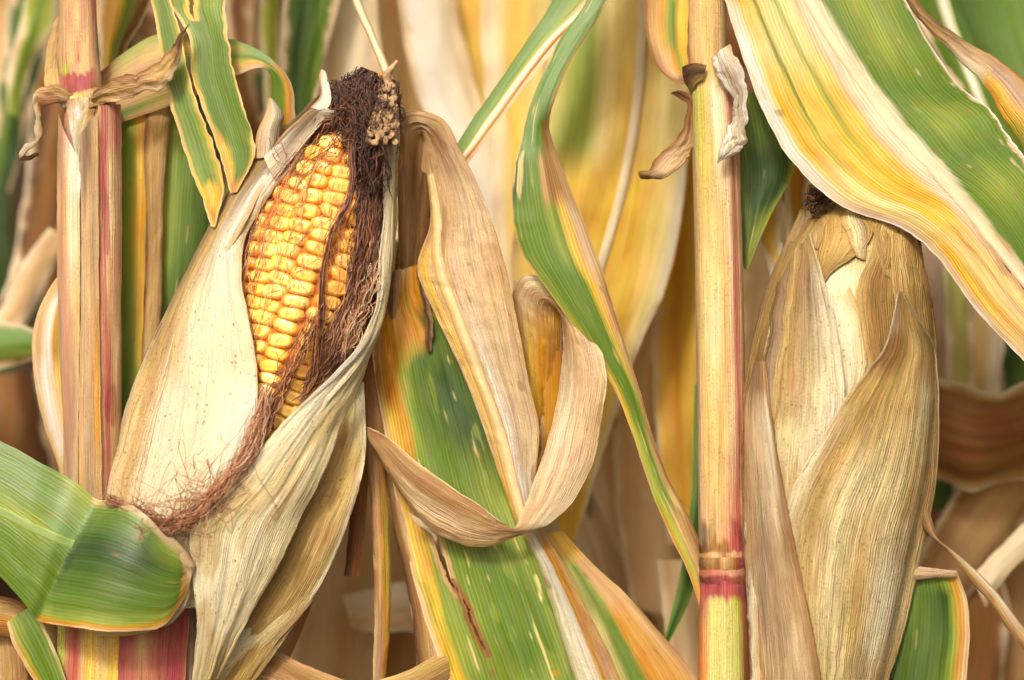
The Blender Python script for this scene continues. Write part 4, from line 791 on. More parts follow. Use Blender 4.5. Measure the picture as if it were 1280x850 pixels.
leaf('short gold leaf piece tucked inside the tan loop', [(642, 350, 32, 700, 372, 34), (650, 420, 30, 704, 430, 34), (660, 500, 28, 704, 500, 32), (672, 580, 24, 690, 575, 28)], 'tan 0 ptan .3 gold .5 gold .8 brown 1', mat=M_YEL, bulge=.15)
# twisted green blade
leaf('twisted green blade with a brown margin curving down in the centre',
     [(742, -40, -4, 768, -40, -4), (733, 0, -4, 758, 0, -6), (700, 48, -6, 738, 40, -8), (680, 90, -8, 710, 85, -12), (663, 130, -10, 692, 130, -12), (652, 172, -14, 686, 158, 2), (642, 215, -20, 706, 218, 4), (640, 262, -22, 726, 268, 4), (652, 315, -22, 750, 330, 0), (688, 368, -20, 768, 388, -4), (728, 425, -18, 784, 440, -6), (764, 480, -16, 800, 490, -6), (790, 540, -14, 816, 545, -4), (810, 600, -12, 834, 592, 0), (834, 660, -8, 868, 660, 6), (862, 720, -4, 880, 700, 6), (878, 768, 0, 882, 740, 6)],
     [(0, 'bgreen 0 bgreen .4 bgreen .8 green 1'), (4, 'green 0 bgreen .4 bgreen .8 tan 1'), (5, 'green 0 bgreen .3 green .6 brown .8 tan 1'), (6, 'dgreen 0 green .3 green .42 tan .5 brown .6 tan 1'), (7.5, 'green 0 green .4 lgreen .52 green .58 yellow .68 ptan .85 tan 1'), (9, 'lgreen 0 green .2 green .65 yellow .75 tan .9 brown 1'), (11, 'yellow 0 green .3 green .6 lgreen .75 tan .9 brown 1'), (13, 'ygreen 0 lgreen .3 green .5 tan .75 brown 1'), (14.5, 'gold 0 ygreen .2 tan .4 brown 1'), (16, 'gold 0 tan .6 brown 1')],
     mat=M_GREEN, bulge=.16, streak=.35, res=1.8, crumple=1.6, edge=('tan', 1.6), flecks=[('pale', .78, .10, .012, .6)])
# lower pieces
leaf('yellow tan leaf with a green stripe at the bottom beside the midrib', [(676, 668, 20, 704, 664, 24), (704, 716, 20, 742, 706, 22), (722, 766, 18, 782, 742, 22), (735, 820, 16, 820, 785, 20), (750, 880, 14, 862, 835, 18), (780, 950, 14, 880, 870, 16)],
     [(0, 'tan 0 yellow .5 yellow 1'), (1.4, 'pale 0 green .4 lgreen .5 tan .6 tan 1'), (3, 'tan 0 pale .25 green .4 green .5 gold .6 tan .9 brown 1'), (5, 'yellow 0 pale .25 green .4 green .5 gold .6 gold .9 tan 1')], mat=M_YEL, bulge=.08, streak=.15, usoft=.02)
leaf('dark green narrow blade low left of the stalk node', [(868, 480, 60, 892, 480, 60), (866, 560, 60, 890, 560, 60), (862, 640, 60, 880, 650, 60), (845, 740, 60, 862, 750, 60), (828, 808, 60, 833, 810, 60)], 'green 0 dgreen .5 green 1', mat=M_GREEN, bulge=.1)
leaf('long brown and yellow strip hanging below the left end of the loop', [(452, 440, 30, 474, 440, 32), (452, 520, 24, 478, 525, 28), (460, 600, 20, 484, 600, 24), (466, 680, 18, 488, 690, 22), (468, 760, 18, 488, 770, 22), (466, 860, 18, 480, 860, 22)],
     [(0, 'brown 0 rust .5 tan 1'), (2, 'rust 0 tan .3 brown .6 gold .8 brown 1'), (3, 'rust 0 tan .3 gold .6 ygreen .8 brown 1'), (5, 'tan 0 gray .4 gold .8 brown 1')], mat=M_DRY, bulge=.25, streak=.5)
leaf('thin dark brown strip along the left edge of the green blade', [(474, 540, 22, 488, 545, 18), (482, 600, 20, 498, 605, 16), (492, 660, 18, 510, 665, 14), (506, 720, 16, 528, 722, 12), (518, 800, 14, 545, 800, 10), (524, 900, 14, 556, 900, 10)], 'dbrown 0 brown .4 tan .7 ptan 1', mat=M_DRY, bulge=.15)
leaf('brown leaf bending across the bottom left of the hanging strip', [(290, 812, 20, 275, 860, 16), (340, 812, 14, 330, 870, 10), (380, 830, 10, 370, 890, 6), (430, 850, 8, 420, 910, 4), (480, 860, 8, 480, 920, 6)], 'tan 0 brown .3 tan .6 brown 1', mat=M_DRY, bulge=.2)
leaf('dark tan leaf rising to the right at the bottom centre', [(470, 852, 6, 480, 900, 4), (505, 840, 6, 515, 880, 2), (535, 825, 8, 545, 860, 4), (558, 812, 10, 562, 850, 8)], 'khaki 0 olive .4 brown 1', mat=M_DRY, bulge=.2)
leaf('small brown strip showing between husk and hanging strip', [(448, 500, 40, 462, 500, 40), (440, 560, 40, 462, 560, 40), (438, 640, 40, 458, 640, 40), (430, 720, 40, 450, 720, 40)], 'dbrown 0 rust .5 brown 1', mat=M_DRY, bulge=.2)
leaf('brown leaf end poking out below the shaded husk', [(330, 720, 30, 410, 660, 30), (330, 780, 28, 388, 760, 28), (310, 840, 26, 360, 830, 26)], 'brown 0 tan .6 brown 1', mat=M_DRY, bulge=.1)

# ================================================================ MIDDLE STALK
o_ms = empty('corn_stalk', (905, 870, 5), 'yellow tan corn stalk with a red stripe beside the closed ear', 'corn stalk')
stem('internode', [(884, -60, 4, 24), (884, 0, 4, 24), (884, 60, 4, 24), (885, 100, 4, 24)],
     [(0, 'tan 0 tan .2 khaki .5 khaki .8 gray 1'), (1.3, 'tan 0 tan .2 khaki .5 tan .8 gray 1'), (3, 'brown 0 khaki .25 khaki .6 khaki .85 gray 1')], parent=o_ms)
stem('internode', [(888, 70, 4, 25.5), (893, 140, 4, 28.5), (897, 260, 4, 29.5), (900, 400, 4, 30), (902, 540, 4, 30), (903, 640, 4, 30), (905, 690, 4, 30.5)],
     [(0, 'khaki 0 khaki .3 khaki .5 khaki .8 tan 1'), (1, 'gray 0 ygreen .12 khaki .4 cream .5 ptan .75 red .84 pink .93 tan 1'), (2, 'gray 0 khaki .12 khaki .45 khaki .6 ptan .75 rust .82 pink .92 tan 1'), (3, 'gray 0 khaki .12 hcream .45 khaki .62 ptan .74 red .82 pink .92 tan 1'), (4, 'gray 0 khaki .12 khaki .45 khaki .6 ptan .76 pink .82 red .88 tan 1'), (5, 'gray 0 tan .12 khaki .4 tan .6 pink .72 red .82 pink .94 gray 1'), (5.6, 'gray 0 dgray .1 tan .4 pink .6 crimson .75 crimson .9 gray 1'), (6, 'dbrown 0 brown .3 brown .5 red .7 red .9 dbrown 1')], parent=o_ms, streak=.4, ribs=14, ribamp=.012)
stem('node_ring', [(905, 686, 4, 30), (905, 696, 4, 31), (905, 706, 4, 31.5), (905, 716, 4, 32.6), (905, 724, 4, 32.4), (905, 730, 4, 31)],
     [(0, 'brown 0 rust .4 crimson .8 red 1'), (1, 'brown 0 tan .3 rust .5 tan .7 red 1'), (2, 'rust 0 red .3 pink .5 crimson .8 red 1'), (3, 'rust 0 red .3 pink .6 rust 1'), (4, 'dbrown 0 crimson .5 rust 1')], parent=o_ms, streak=.5, lumps=3., res=1.3)
stem('root_bumps', [(905, 697, 3, 31.2), (905, 702, 3, 32.2), (905, 708, 3, 32.2), (905, 712, 3, 31.5)], 'dbrown 0 brown .2 rust .4 tan .5 brown .65 crimson .85 brown 1', parent=o_ms, streak=2.5, lumps=2., res=1.0)
stem('lower_internode', [(905, 726, 4, 31.5), (905, 745, 4, 31), (905, 780, 4, 32), (905, 850, 4, 33), (905, 930, 4, 34)],
     [(0, 'crimson 0 crimson .4 red .8 crimson 1'), (.7, 'red 0 crimson .3 red .6 crimson .9 red 1'), (1.5, 'rust 0 red .08 lime .25 lime .6 ygreen .78 red .9 crimson 1'), (3, 'rust 0 orange .12 lime .25 lime .6 lime .8 rust .9 red 1')], parent=o_ms, streak=.3)
stem('internode', [(905, 920, 4, 33.5), (905, 1200, 4, 36), (905, 2400, 4, 38), (905, 4110, 4, 44)], 'rust 0 ygreen .25 khaki .6 rust .9 red 1', parent=o_ms, res=40, nth=24)
stem('internode', [(884, -1000, 4, 10), (884, -500, 4, 18), (884, -50, 4, 23.5)], 'tan 0 khaki .5 khaki .8 gray 1', parent=o_ms, res=20, nth=24)
# collar at the upper joint, the curled yellow leaf base, the brown ribbon
blade('leaf_collar', [(854, 84, -6, 864, 118, -4), (868, 78, -20, 868, 105, -18), (884, 82, -26, 880, 98, -24)], [(0, 'dbrown 0 dbrown .5 brown 1'), (2, 'brown 0 dbrown .5 khaki 1')], mat=M_DRY, parent=o_ms, bulge=.08, res=1.2, jag=3, crumple=2)
blade('leaf_base', [(812, -60, 14, 868, -60, 0), (806, -10, 14, 864, -10, -2), (805, 25, 12, 862, 25, -4), (812, 60, 8, 861, 60, -6), (826, 90, 2, 862, 84, -8), (850, 108, -4, 862, 100, -8)],
     [(0, 'tan 0 gold .15 green .4 green .5 yellow .7 yellow 1'), (2, 'brown 0 tan .15 gold .35 lgreen .48 green .6 yellow .75 yellow 1'), (4, 'brown 0 tan .3 gold .55 lgreen .7 yellow .85 tan 1'), (5, 'dbrown 0 brown .5 tan 1')], mat=M_YEL, parent=o_ms, bulge=-.18, edge=('brown', 5), res=1.8, streak=.2)
blade('leaf_tatter', [(838, 116, -6, 850, 112, -6), (856, 128, -2, 866, 120, -4), (856, 150, 0, 868, 150, -4), (845, 175, 2, 868, 182, -2), (820, 198, 0, 858, 200, 0), (810, 212, -8, 840, 218, -6), (798, 217, -14, 826, 223, -12), (800, 224, -10, 820, 222, -8)],
     [(0, 'dbrown 0 brown 1'), (2, 'brown 0 rust .5 tan 1'), (4, 'rust 0 ptan .5 tan 1'), (7, 'brown 0 dbrown 1')], mat=M_DRY, parent=o_ms, bulge=.05, res=1.2, jag=4, crumple=3, edge=('brown', 2))
blade('leaf_tatter', [(888, 72, -28, 912, 55, -38), (891, 86, -32, 920, 70, -44), (900, 100, -34, 928, 90, -46), (913, 125, -36, 932, 115, -46), (918, 145, -36, 932, 150, -44), (908, 165, -38, 931, 172, -42), (898, 188, -40, 928, 186, -42), (898, 204, -40, 906, 200, -42)],
     [(0, 'cream 0 white .5 tan 1'), (2, 'white 0 gray .5 white 1'), (5, 'white 0 cream .5 white 1'), (7, 'gray 0 white 1')], mat=M_DRY, parent=o_ms, bulge=.12, res=1.1, crumple=4, jag=6, buckle=2, edge=('gray', 1.5), flecks=[('gray', .7, .12, .12, .7)])

# ================================================================ CLOSED EAR (right)
o_e2 = empty('corn_ear', (1030, 880, 0), 'closed corn ear wrapped in weathered olive tan husks', 'corn ear')
BX = np.array([(1082, 252, 0, 32), (1080, 275, 0, 60), (1074, 310, 0, 80), (1066, 360, 0, 97), (1057, 430, 0, 109), (1050, 500, 0, 117), (1043, 580, 0, 116), (1036, 660, 0, 108), (1028, 760, 0, 94), (1018, 860, 0, 80), (1008, 950, 0, 70), (1000, 1050, 0, 50), (994, 1130, 0, 30)], float)
BY = np.interp(np.linspace(0, len(BX)-1, 300), np.arange(len(BX)), BX[:, 1])
def body2(px, py, off, wrap=.0):
    """front surface of the closed ear at a picture place; beyond the outline it turns back"""
    cx = np.interp(py, BX[:, 1], BX[:, 0]); R = np.interp(py, BX[:, 1], BX[:, 3]); x = (px-cx)/R
    z = np.where(np.abs(x) < .97, -R*.85*np.sqrt(np.maximum(1-np.minimum(np.abs(x), 1)**2, 0)), 0)
    z = -R*.85*np.sqrt(np.maximum(1-np.clip(np.abs(x), 0, 1)**2, 0.0))+np.maximum(np.abs(x)-1, 0)*R
    return z-off
stem('husk_core', [tuple(b) for b in BX], [(0, 'dolive 0 olive .5 dolive 1'), (3, 'olive 0 hcream .4 hpale .5 khaki .6 olive 1'), (6, 'olive 0 khaki .5 olive 1')], mat=M_HUSK2, parent=o_e2, nth=90, squash=.85, res=4)
def husk2(st, rows, off=6., label=None, **kw):
    """a husk leaf laid on the body: stations are (left x, y, right x, y [, left lift, right lift])"""
    SEED[0] += 1; seed = SEED[0]*5.3
    K = np.array([[(s[0]+s[2])/2, (s[1]+s[3])/2, 0, s[0], s[1], s[2], s[3], s[4] if len(s) > 4 else 0, s[5] if len(s) > 5 else 0] for s in st], float); n = len(K)
    tt = np.linspace(0, n-1, 50*(n-1)+1); C = hermite(K, tt); cum = np.concatenate([[0], np.cumsum(np.maximum(np.linalg.norm(np.diff(C[:, 3:5], axis=0), axis=1), np.linalg.norm(np.diff(C[:, 5:7], axis=0), axis=1)))])
    W = np.linalg.norm(C[:, 3:5]-C[:, 5:7], axis=1).max(); nu = int(np.clip(W/1.9, 10, 110)); nv = int(np.clip(cum[-1]/2.4, 14, 320))
    ts = np.interp(np.linspace(0, cum[-1], nv), cum, tt); C = hermite(K, ts); vl = np.interp(ts, tt, cum); u = np.linspace(0, 1, nu)
    wrow = np.linalg.norm(C[:, 3:5]-C[:, 5:7], axis=1)+1e-5
    jl = kw.get('jag', 1.)*(fnoise(vl*.05+seed, vl*0, 4)-.5)*3/np.maximum(wrow, 5)
    uu = jl[:, None]*(1-u)+(1+jl[:, None]*.7)*u[None]
    px = C[:, 3:4]*(1-uu)+C[:, 5:6]*uu; py = C[:, 4:5]*(1-uu)+C[:, 6:7]*uu
    ug, vg = np.meshgrid(u, vl)
    lift = C[:, 7:8]*np.exp(-(ug*wrow[:, None])/9)+C[:, 8:9]*np.exp(-((1-ug)*wrow[:, None])/9)
    cr_ = kw.get('crumple', 1.8)
    rib_ = kw.get('rib', 1.)*((fnoise(ug*W*.16+seed, vg*.004, 3)-.5)*2+2.2*(fnoise(ug*W*.045+seed*2, vg*.006, 2)-.5))
    z = body2(px, py, off)-lift-cr_*(fnoise(ug*W*.03+seed, vg*.008+seed, 3)-.5)*3-rib_*1.2
    G = np.stack([px, py, z], -1).reshape(-1, 3)
    col = pigment(rows if not isinstance(rows, str) else [(0, rows)], ug.ravel(), np.interp(vg.ravel(), vl, ts), seed, W, cum[-1], kw.get('streak', .3), .03)
    wm = np.clip((fnoise(ug.ravel()*W*.022+seed, vg.ravel()*.009+seed, 4)-.47)*5, 0, 1)[:, None]*kw.get('weather', .4); col = col*(1-wm)+PL['dolive']*wm*.9
    ed = (np.minimum(ug, 1-ug)*wrow[:, None]).ravel(); f = np.clip((2.2-ed)/1.5, 0, 1)[:, None]*.7; col = col*(1-f)+PL[kw.get('edgec', 'tan')]*f
    idx = np.arange(nu*nv).reshape(nv, nu); F = np.stack([idx[:-1, :-1], idx[:-1, 1:], idx[1:, 1:], idx[1:, :-1]], -1).reshape(-1, 4)
    uv = np.stack([ug.ravel()*W+seed*11 % 900, vg.ravel()+seed*17 % 900], -1)
    o = link('husk_leaf', P(G), F, parent=o_e2, col=np.clip(col, .003, .9), uv=uv, mat=kw.get('mat', M_HUSK2))
    md = o.modifiers.new('thickness', 'SOLIDIFY'); md.thickness = 1.6*S; md.offset = 0
    if label: o['label'] = label
    return o
# innermost pale leaf, left of centre
husk2([(1052, 248, 1078, 252), (1030, 285, 1095, 285), (1008, 330, 1100, 330), (1012, 380, 1100, 390), (1020, 440, 1100, 440), (1030, 500, 1080, 500), (1000, 620, 1050, 600)],
      [(0, 'olive 0 khaki .5 olive 1'), (1.6, 'cream 0 hcream .4 khaki 1'), (2.6, 'hpale 0 hpale .5 hcream .8 khaki 1'), (6, 'hpale 0 hpale .6 cream 1')], off=4, weather=.1, mat=M_HUSK, label='smooth cream inner husk')
husk2([(1026, 246, 1062, 250), (1010, 275, 1084, 272), (1005, 305, 1090, 298), (1006, 330, 1066, 322), (1014, 350, 1040, 340), (1020, 362, 1028, 358)], [(0, 'dolive 0 olive .5 dolive 1'), (2, 'olive 0 khaki .5 olive 1'), (4, 'khaki 0 olive .5 khaki 1'), (5, 'olive 0 khaki 1')], off=8, jag=2)
husk2([(1074, 256, 1118, 280), (1092, 290, 1146, 285), (1090, 312, 1152, 315), (1077, 343, 1156, 350), (1071, 370, 1160, 400), (1077, 411, 1158, 440), (1084, 450, 1150, 470), (1095, 500, 1130, 520)],
      [(0, 'olive 0 khaki .5 olive 1'), (1.5, 'khaki 0 olive .4 khaki .6 dolive 1'), (3, 'khaki 0 dolive .2 olive .5 khaki .7 dolive 1'), (5, 'khaki 0 dolive .25 olive .6 khaki .8 dolive 1'), (7, 'khaki 0 dolive .3 olive 1')], off=10, lift=3)
husk2([(1116, 290, 1146, 296), (1114, 330, 1158, 345), (1118, 370, 1168, 400), (1128, 420, 1172, 450), (1132, 500, 1174, 520), (1125, 600, 1172, 600)], [(0, 'olive 0 khaki .3 dolive 1'), (5, 'khaki 0 olive .5 dolive 1')], off=14)
husk2([(1012, 244, 1022, 246), (1006, 262, 1034, 262), (1010, 285, 1030, 290), (1016, 310, 1022, 312)], 'gray 0 khaki .5 dolive 1', off=11, jag=2.5)
husk2([(1056, 262, 1066, 258), (1052, 276, 1078, 274), (1060, 296, 1084, 300), (1072, 322, 1082, 326)], 'khaki 0 hcream .5 gray 1', off=10.5, jag=2.5)
husk2([(1096, 268, 1108, 272), (1092, 284, 1122, 290), (1098, 310, 1124, 318), (1106, 345, 1118, 350)], 'dolive 0 khaki .5 olive 1', off=11.5, jag=2.5)
husk2([(1128, 282, 1140, 290), (1124, 305, 1150, 312), (1128, 345, 1154, 350), (1136, 400, 1150, 400)], 'khaki 0 dolive .5 olive 1', off=14.5, jag=2.5)
husk2([(1040, 392, 1062, 358), (1044, 420, 1080, 400), (1050, 450, 1084, 440), (1056, 480, 1080, 470), (1052, 520, 1066, 520)], [(0, 'cream 0 hpale .5 khaki 1'), (4, 'hpale 0 hcream 1')], off=6.5, mat=M_HUSK, weather=.1)
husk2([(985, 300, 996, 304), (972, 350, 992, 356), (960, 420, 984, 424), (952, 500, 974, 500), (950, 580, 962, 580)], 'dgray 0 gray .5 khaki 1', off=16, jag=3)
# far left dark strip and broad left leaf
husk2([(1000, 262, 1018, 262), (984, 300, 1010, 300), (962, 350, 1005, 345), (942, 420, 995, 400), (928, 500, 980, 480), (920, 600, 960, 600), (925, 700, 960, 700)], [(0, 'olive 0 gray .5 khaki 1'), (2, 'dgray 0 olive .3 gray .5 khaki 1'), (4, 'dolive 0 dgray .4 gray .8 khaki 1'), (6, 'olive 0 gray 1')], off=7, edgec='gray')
husk2([(1002, 285, 1012, 292), (990, 320, 1024, 330), (975, 360, 1036, 370), (962, 410, 1048, 420), (950, 470, 1056, 480), (942, 540, 1056, 530), (938, 600, 1050, 600), (945, 700, 1035, 700), (955, 800, 1030, 800), (960, 920, 1020, 920)],
      [(0, 'gray 0 khaki .5 tan 1'), (2, 'tan 0 khaki .2 gray .6 cream 1'), (4, 'khaki 0 tan .3 hcream .6 hpale 1'), (5, 'khaki 0 hcream .4 cream .8 white 1'), (7, 'khaki 0 tan .5 cream 1')], off=13, edgec='cream', label='broad tan husk with pale edge')
# right big leaf crossing over from the right
husk2([(1122, 362, 1132, 368), (1116, 400, 1150, 400), (1106, 432, 1166, 430), (1084, 462, 1172, 470), (1058, 496, 1174, 520), (1034, 535, 1172, 580), (1012, 572, 1166, 630), (990, 614, 1154, 680), (976, 680, 1142, 740), (976, 760, 1124, 810), (984, 850, 1104, 870), (990, 940, 1085, 950)],
      [(0, 'dolive 0 khaki 1'), (1, 'gray 0 olive .5 khaki 1'), (2, 'brown 0 dolive .35 olive .5 khaki .6 olive 1'), (4, 'khaki 0 olive .3 khaki .55 khaki .7 hcream .8 olive 1'), (6, 'cream 0 khaki .15 hcream .4 hcream .6 khaki .9 olive 1'), (8, 'hpale 0 khaki .2 hcream .4 khaki .6 hpale .8 khaki 1'), (11, 'hcream 0 khaki .3 hcream .5 khaki .8 khaki 1')],
      off=19, edgec='cream', rib=1.6, label='large ribbed husk wrapping over from the right')
# front left lower leaf
husk2([(944, 452, 956, 452), (932, 500, 962, 500), (930, 570, 972, 570), (930, 640, 986, 640), (932, 720, 1002, 720), (936, 800, 1018, 800), (940, 930, 1040, 930)],
      [(0, 'gray 0 brown .5 tan 1'), (2, 'tan 0 ptan .5 cream .9 brown 1'), (3.5, 'tan 0 gray .4 ptan .7 brown 1'), (4.5, 'ptan 0 gray .3 ptan .6 tan 1'), (6, 'tan 0 ptan .5 ptan .8 brown 1')], off=22, edgec='brown', label='pinkish tan husk at the lower left', mat=M_DRY)
# curled brown sheath sliver between stalk and ear
blade('husk_leaf', [(934, 600, -40, 950, 610, -50), (930, 650, -46, 954, 655, -62), (934, 700, -48, 950, 690, -60), (932, 750, -50, 962, 745, -66), (936, 800, -50, 956, 800, -66), (938, 900, -50, 964, 900, -66)], 'gray 0 cream .4 tan .7 brown 1', mat=M_DRY, parent=o_e2, bulge=.25, res=1.5, jag=3, crumple=2.5, edge=('dgray', 1.5), ripple=3, rfreq=.02)
# wisps of dark silk at the closed tip
def wisps():
    g = []
    for i, (cx, cy) in enumerate([(1022, 248), (1080, 264), (1148, 296)]):
        g.append(silk_guide([45, 14, 10][i], [(cx-6, cy+12, -22, 8), (cx, cy, -30, 12), (cx+8, cy-6, -26, 12)], 1.1, ['dark', 'mid', 'dark'], 60+i, curl=1.6, k=18))
    Vs = []; Fs = []; Cs = []; nb = 0
    for p, rad, c in g:
        V, F, C = tubes(p, rad, c); Vs.append(V); Fs.append(F+nb); Cs.append(C); nb += len(V)
    o = link('silk', P(np.concatenate(Vs)), np.concatenate(Fs), parent=o_e2, col=np.concatenate(Cs), mat=M_SILK); o['kind'] = 'stuff'
wisps()

# ================================================================ RIGHT SIDE LEAVES
leaf('dark green leaf between the middle stalk and the right ear', [(905, 120, 30, 975, 110, 25), (912, 170, 30, 992, 190, 25), (918, 220, 30, 990, 218, 25), (924, 270, 30, 964, 268, 28), (930, 335, 30, 934, 338, 30)], [(0, 'dgreen 0 green .4 dgreen 1'), (2, 'green 0 dgreen .4 dgreen .9 lgreen 1'), (4, 'dgreen 0 lgreen 1')], mat=M_GREEN, bulge=.06, flecks=[('pale', .80, .12, .010, .7)])
leaf('large yellow and green leaf with a white midrib across the upper right',
     [(885, -60, -40, 1095, -60, -60), (904, -5, -42, 1132, 0, -62), (925, 60, -46, 1166, 60, -62), (948, 125, -50, 1200, 108, -58), (985, 195, -56, 1236, 135, -54), (1048, 255, -64, 1262, 172, -54), (1125, 285, -68, 1295, 215, -54), (1168, 318, -66, 1330, 270, -54), (1218, 385, -60, 1370, 340, -54), (1290, 462, -56, 1440, 430, -54), (1360, 540, -54, 1500, 520, -54)],
     [(0, 'ptan 0.000  ptan 0.041 yellow 0.074 yellow 0.140 green 0.160 yellow 0.177 pale 0.181 pale 0.246 lgreen 0.271 pale 0.304 pale 0.345  ptan 0.378 cream 0.411 cream 0.460 cream 0.500 green 0.539 lgreen 0.731 green 1.000'),
      (1, 'ptan 0.000  ptan 0.042 yellow 0.076 yellow 0.143 green 0.164 yellow 0.180 pale 0.185 pale 0.252 lgreen 0.277 pale 0.311 pale 0.352  ptan 0.386 cream 0.420 cream 0.470 cream 0.510 green 0.549 lgreen 0.736 green 1.000'),
      (2, 'white 0.000 white 0.046 pale 0.083 pale 0.156 green 0.179 pale 0.198 pale 0.202 pale 0.276 lgreen 0.303 pale 0.340 pale 0.386  ptan 0.423 cream 0.460 cream 0.515 cream 0.555 green 0.591 lgreen 0.761 green 1.000'),
      (3, 'white 0.000 white 0.050 yellow 0.090 yellow 0.171 green 0.196 yellow 0.216 yellow 0.221 yellow 0.302 lgreen 0.332 yellow 0.372 yellow 0.422  ptan 0.462 cream 0.503 cream 0.563 cream 0.603 green 0.636 green 0.787 green 1.000'),
      (4, 'white 0.000 white 0.048 yellow 0.087 yellow 0.164 ygreen 0.188 yellow 0.207 yellow 0.212 yellow 0.289 ygreen 0.318 yellow 0.357 yellow 0.405  ptan 0.444 cream 0.482 cream 0.540 cream 0.580 green 0.615 lgreen 0.775 green 1.000'),
      (5, 'ptan 0.000  ptan 0.049 pale 0.088 pale 0.167 yellow 0.192 pale 0.211 yellow 0.216 yellow 0.295 yellow 0.324 yellow 0.363 yellow 0.412  ptan 0.452 cream 0.491 cream 0.550 cream 0.590 green 0.624 green 0.780 green 1.000'),
      (6, 'mauve 0.000 mauve 0.040 pale 0.072 pale 0.137 pale 0.157 pale 0.173 yellow 0.177 yellow 0.241 yellow 0.265 yellow 0.297 yellow 0.337  ptan 0.370 cream 0.402 white 0.450 cream 0.490 green 0.530 lgreen 0.725 green 1.000'),
      (7, 'ptan 0.000  ptan 0.037 yellow 0.067 yellow 0.128 pale 0.146 yellow 0.161 pale 0.165 pale 0.225 gold 0.247 pale 0.277 pale 0.315  ptan 0.345  ptan 0.375 white 0.420 cream 0.460 green 0.502 green 0.709 green 1.000'),
      (8, 'ptan 0.000  ptan 0.043 yellow 0.077 yellow 0.146 tan 0.167 yellow 0.184 pale 0.189 pale 0.257 tan 0.283 pale 0.317 pale 0.360  ptan 0.394  ptan 0.429 white 0.480 cream 0.520 green 0.558 green 0.742 green 1.000'),
      (9, 'tan 0.000 tan 0.045  ptan 0.080  ptan 0.152 tan 0.174  ptan 0.192 khaki 0.196 khaki 0.268 tan 0.295 khaki 0.330 khaki 0.375  ptan 0.411  ptan 0.446 white 0.500 cream 0.540 green 0.577 green 0.753 green 1.000'),
      (10, 'tan 0.000 tan 0.045 tan 0.080 tan 0.152 tan 0.174 tan 0.192 khaki 0.196 khaki 0.268 tan 0.295 khaki 0.330 khaki 0.375  ptan 0.411  ptan 0.446 white 0.500 cream 0.540 green 0.577 green 0.753 green 1.000')],
     mat=M_GREEN, bulge=.09, streak=.25, res=2.2, crumple=1.6, ripple=1.5, rfreq=.004, edge=[('ptan', 7), ('white', 3)], jag=1.4,
     rib=dict(u=[.46, .47, .515, .563, .54, .55, .45, .42, .48, .5, .5], w=[9, 9, 9, 9, 9, 9, 9, 8, 7, 6, 6], c='ptan 0 cream .4 ptan 1', h=.12),
     flecks=[('ptan', .83, .1, .02, .8)], holes=[(6.6, .42, 9.4, .46, 6, 'tan')])
leaf('torn tan and yellow strip curling along the upper edge of the big leaf', [(1122, -20, -44, 1130, -24, -50), (1144, 18, -44, 1156, 12, -50), (1168, 44, -46, 1180, 34, -50), (1196, 72, -46, 1210, 52, -48), (1222, 96, -46, 1240, 70, -46), (1240, 122, -46, 1268, 88, -46), (1262, 160, -46, 1296, 118, -46), (1300, 210, -46, 1330, 170, -46)],
     [(0, 'brown 0 tan .5 brown 1'), (2, 'brown 0 tan .5 dbrown 1'), (3.5, 'cream 0 ptan .5 tan 1'), (5, 'gold 0 yellow .3 mauve .6 tan 1'), (7, 'green 0 yellow .5 tan 1')], mat=M_DRY, bulge=.12, crumple=2.5, jag=2.5, edge=('brown', 1.5), res=1.8, streak=.25)
L_br = leaf('green leaf with a folded pink rim at the bottom right', [(1118, 708, 10, 1196, 712, 4), (1112, 722, 12, 1198, 720, 6), (1106, 745, 14, 1208, 745, 8), (1100, 790, 14, 1212, 790, 8), (1090, 850, 14, 1208, 850, 8), (1085, 930, 14, 1200, 930, 8)],
     [(0, 'ptan 0 mauve .5 ptan 1'), (.7, 'ptan 0 mauve .5 tan 1'), (1.2, 'dgreen 0 green .3 green .7 lgreen .82 gold .9 tan 1'), (2, 'dgreen 0 green .35 dgreen .75 lgreen .82 gold .9 ptan 1'), (5, 'dgreen 0 dgreen .35 green .75 lgreen .84 gold .9 ptan 1')], mat=M_GREEN, bulge=.08, streak=.08, crumple=2.5, edge=('ptan', 2))
blade('leaf_rim', [(1118, 706, 2, 1126, 716, -6), (1140, 708, -2, 1142, 724, -8), (1165, 710, -4, 1168, 722, -8), (1196, 714, -4, 1192, 722, -4)], 'mauve 0 ptan .6 gray 1', mat=M_DRY, bulge=.25, crumple=1.5, res=1.4, parent=L_br)
leaf('twisted straw leaf running down to the lower right corner', [(1140, 612, -8, 1150, 600, 0), (1142, 640, -12, 1166, 650, -6), (1160, 668, -14, 1172, 672, -12), (1184, 690, -14, 1194, 690, -12), (1210, 722, -14, 1222, 714, -12), (1238, 755, -14, 1256, 752, -12), (1262, 790, -14, 1282, 788, -12), (1300, 836, -14, 1316, 826, -12)],
     [(0, 'brown 0 rust .5 tan 1'), (2, 'dbrown 0 tan .6 brown 1'), (4, 'brown 0 tan .4 cream .8 brown 1'), (7, 'brown 0 tan .5 ptan 1')], mat=M_DRY, bulge=.3, crumple=1., res=1.4)

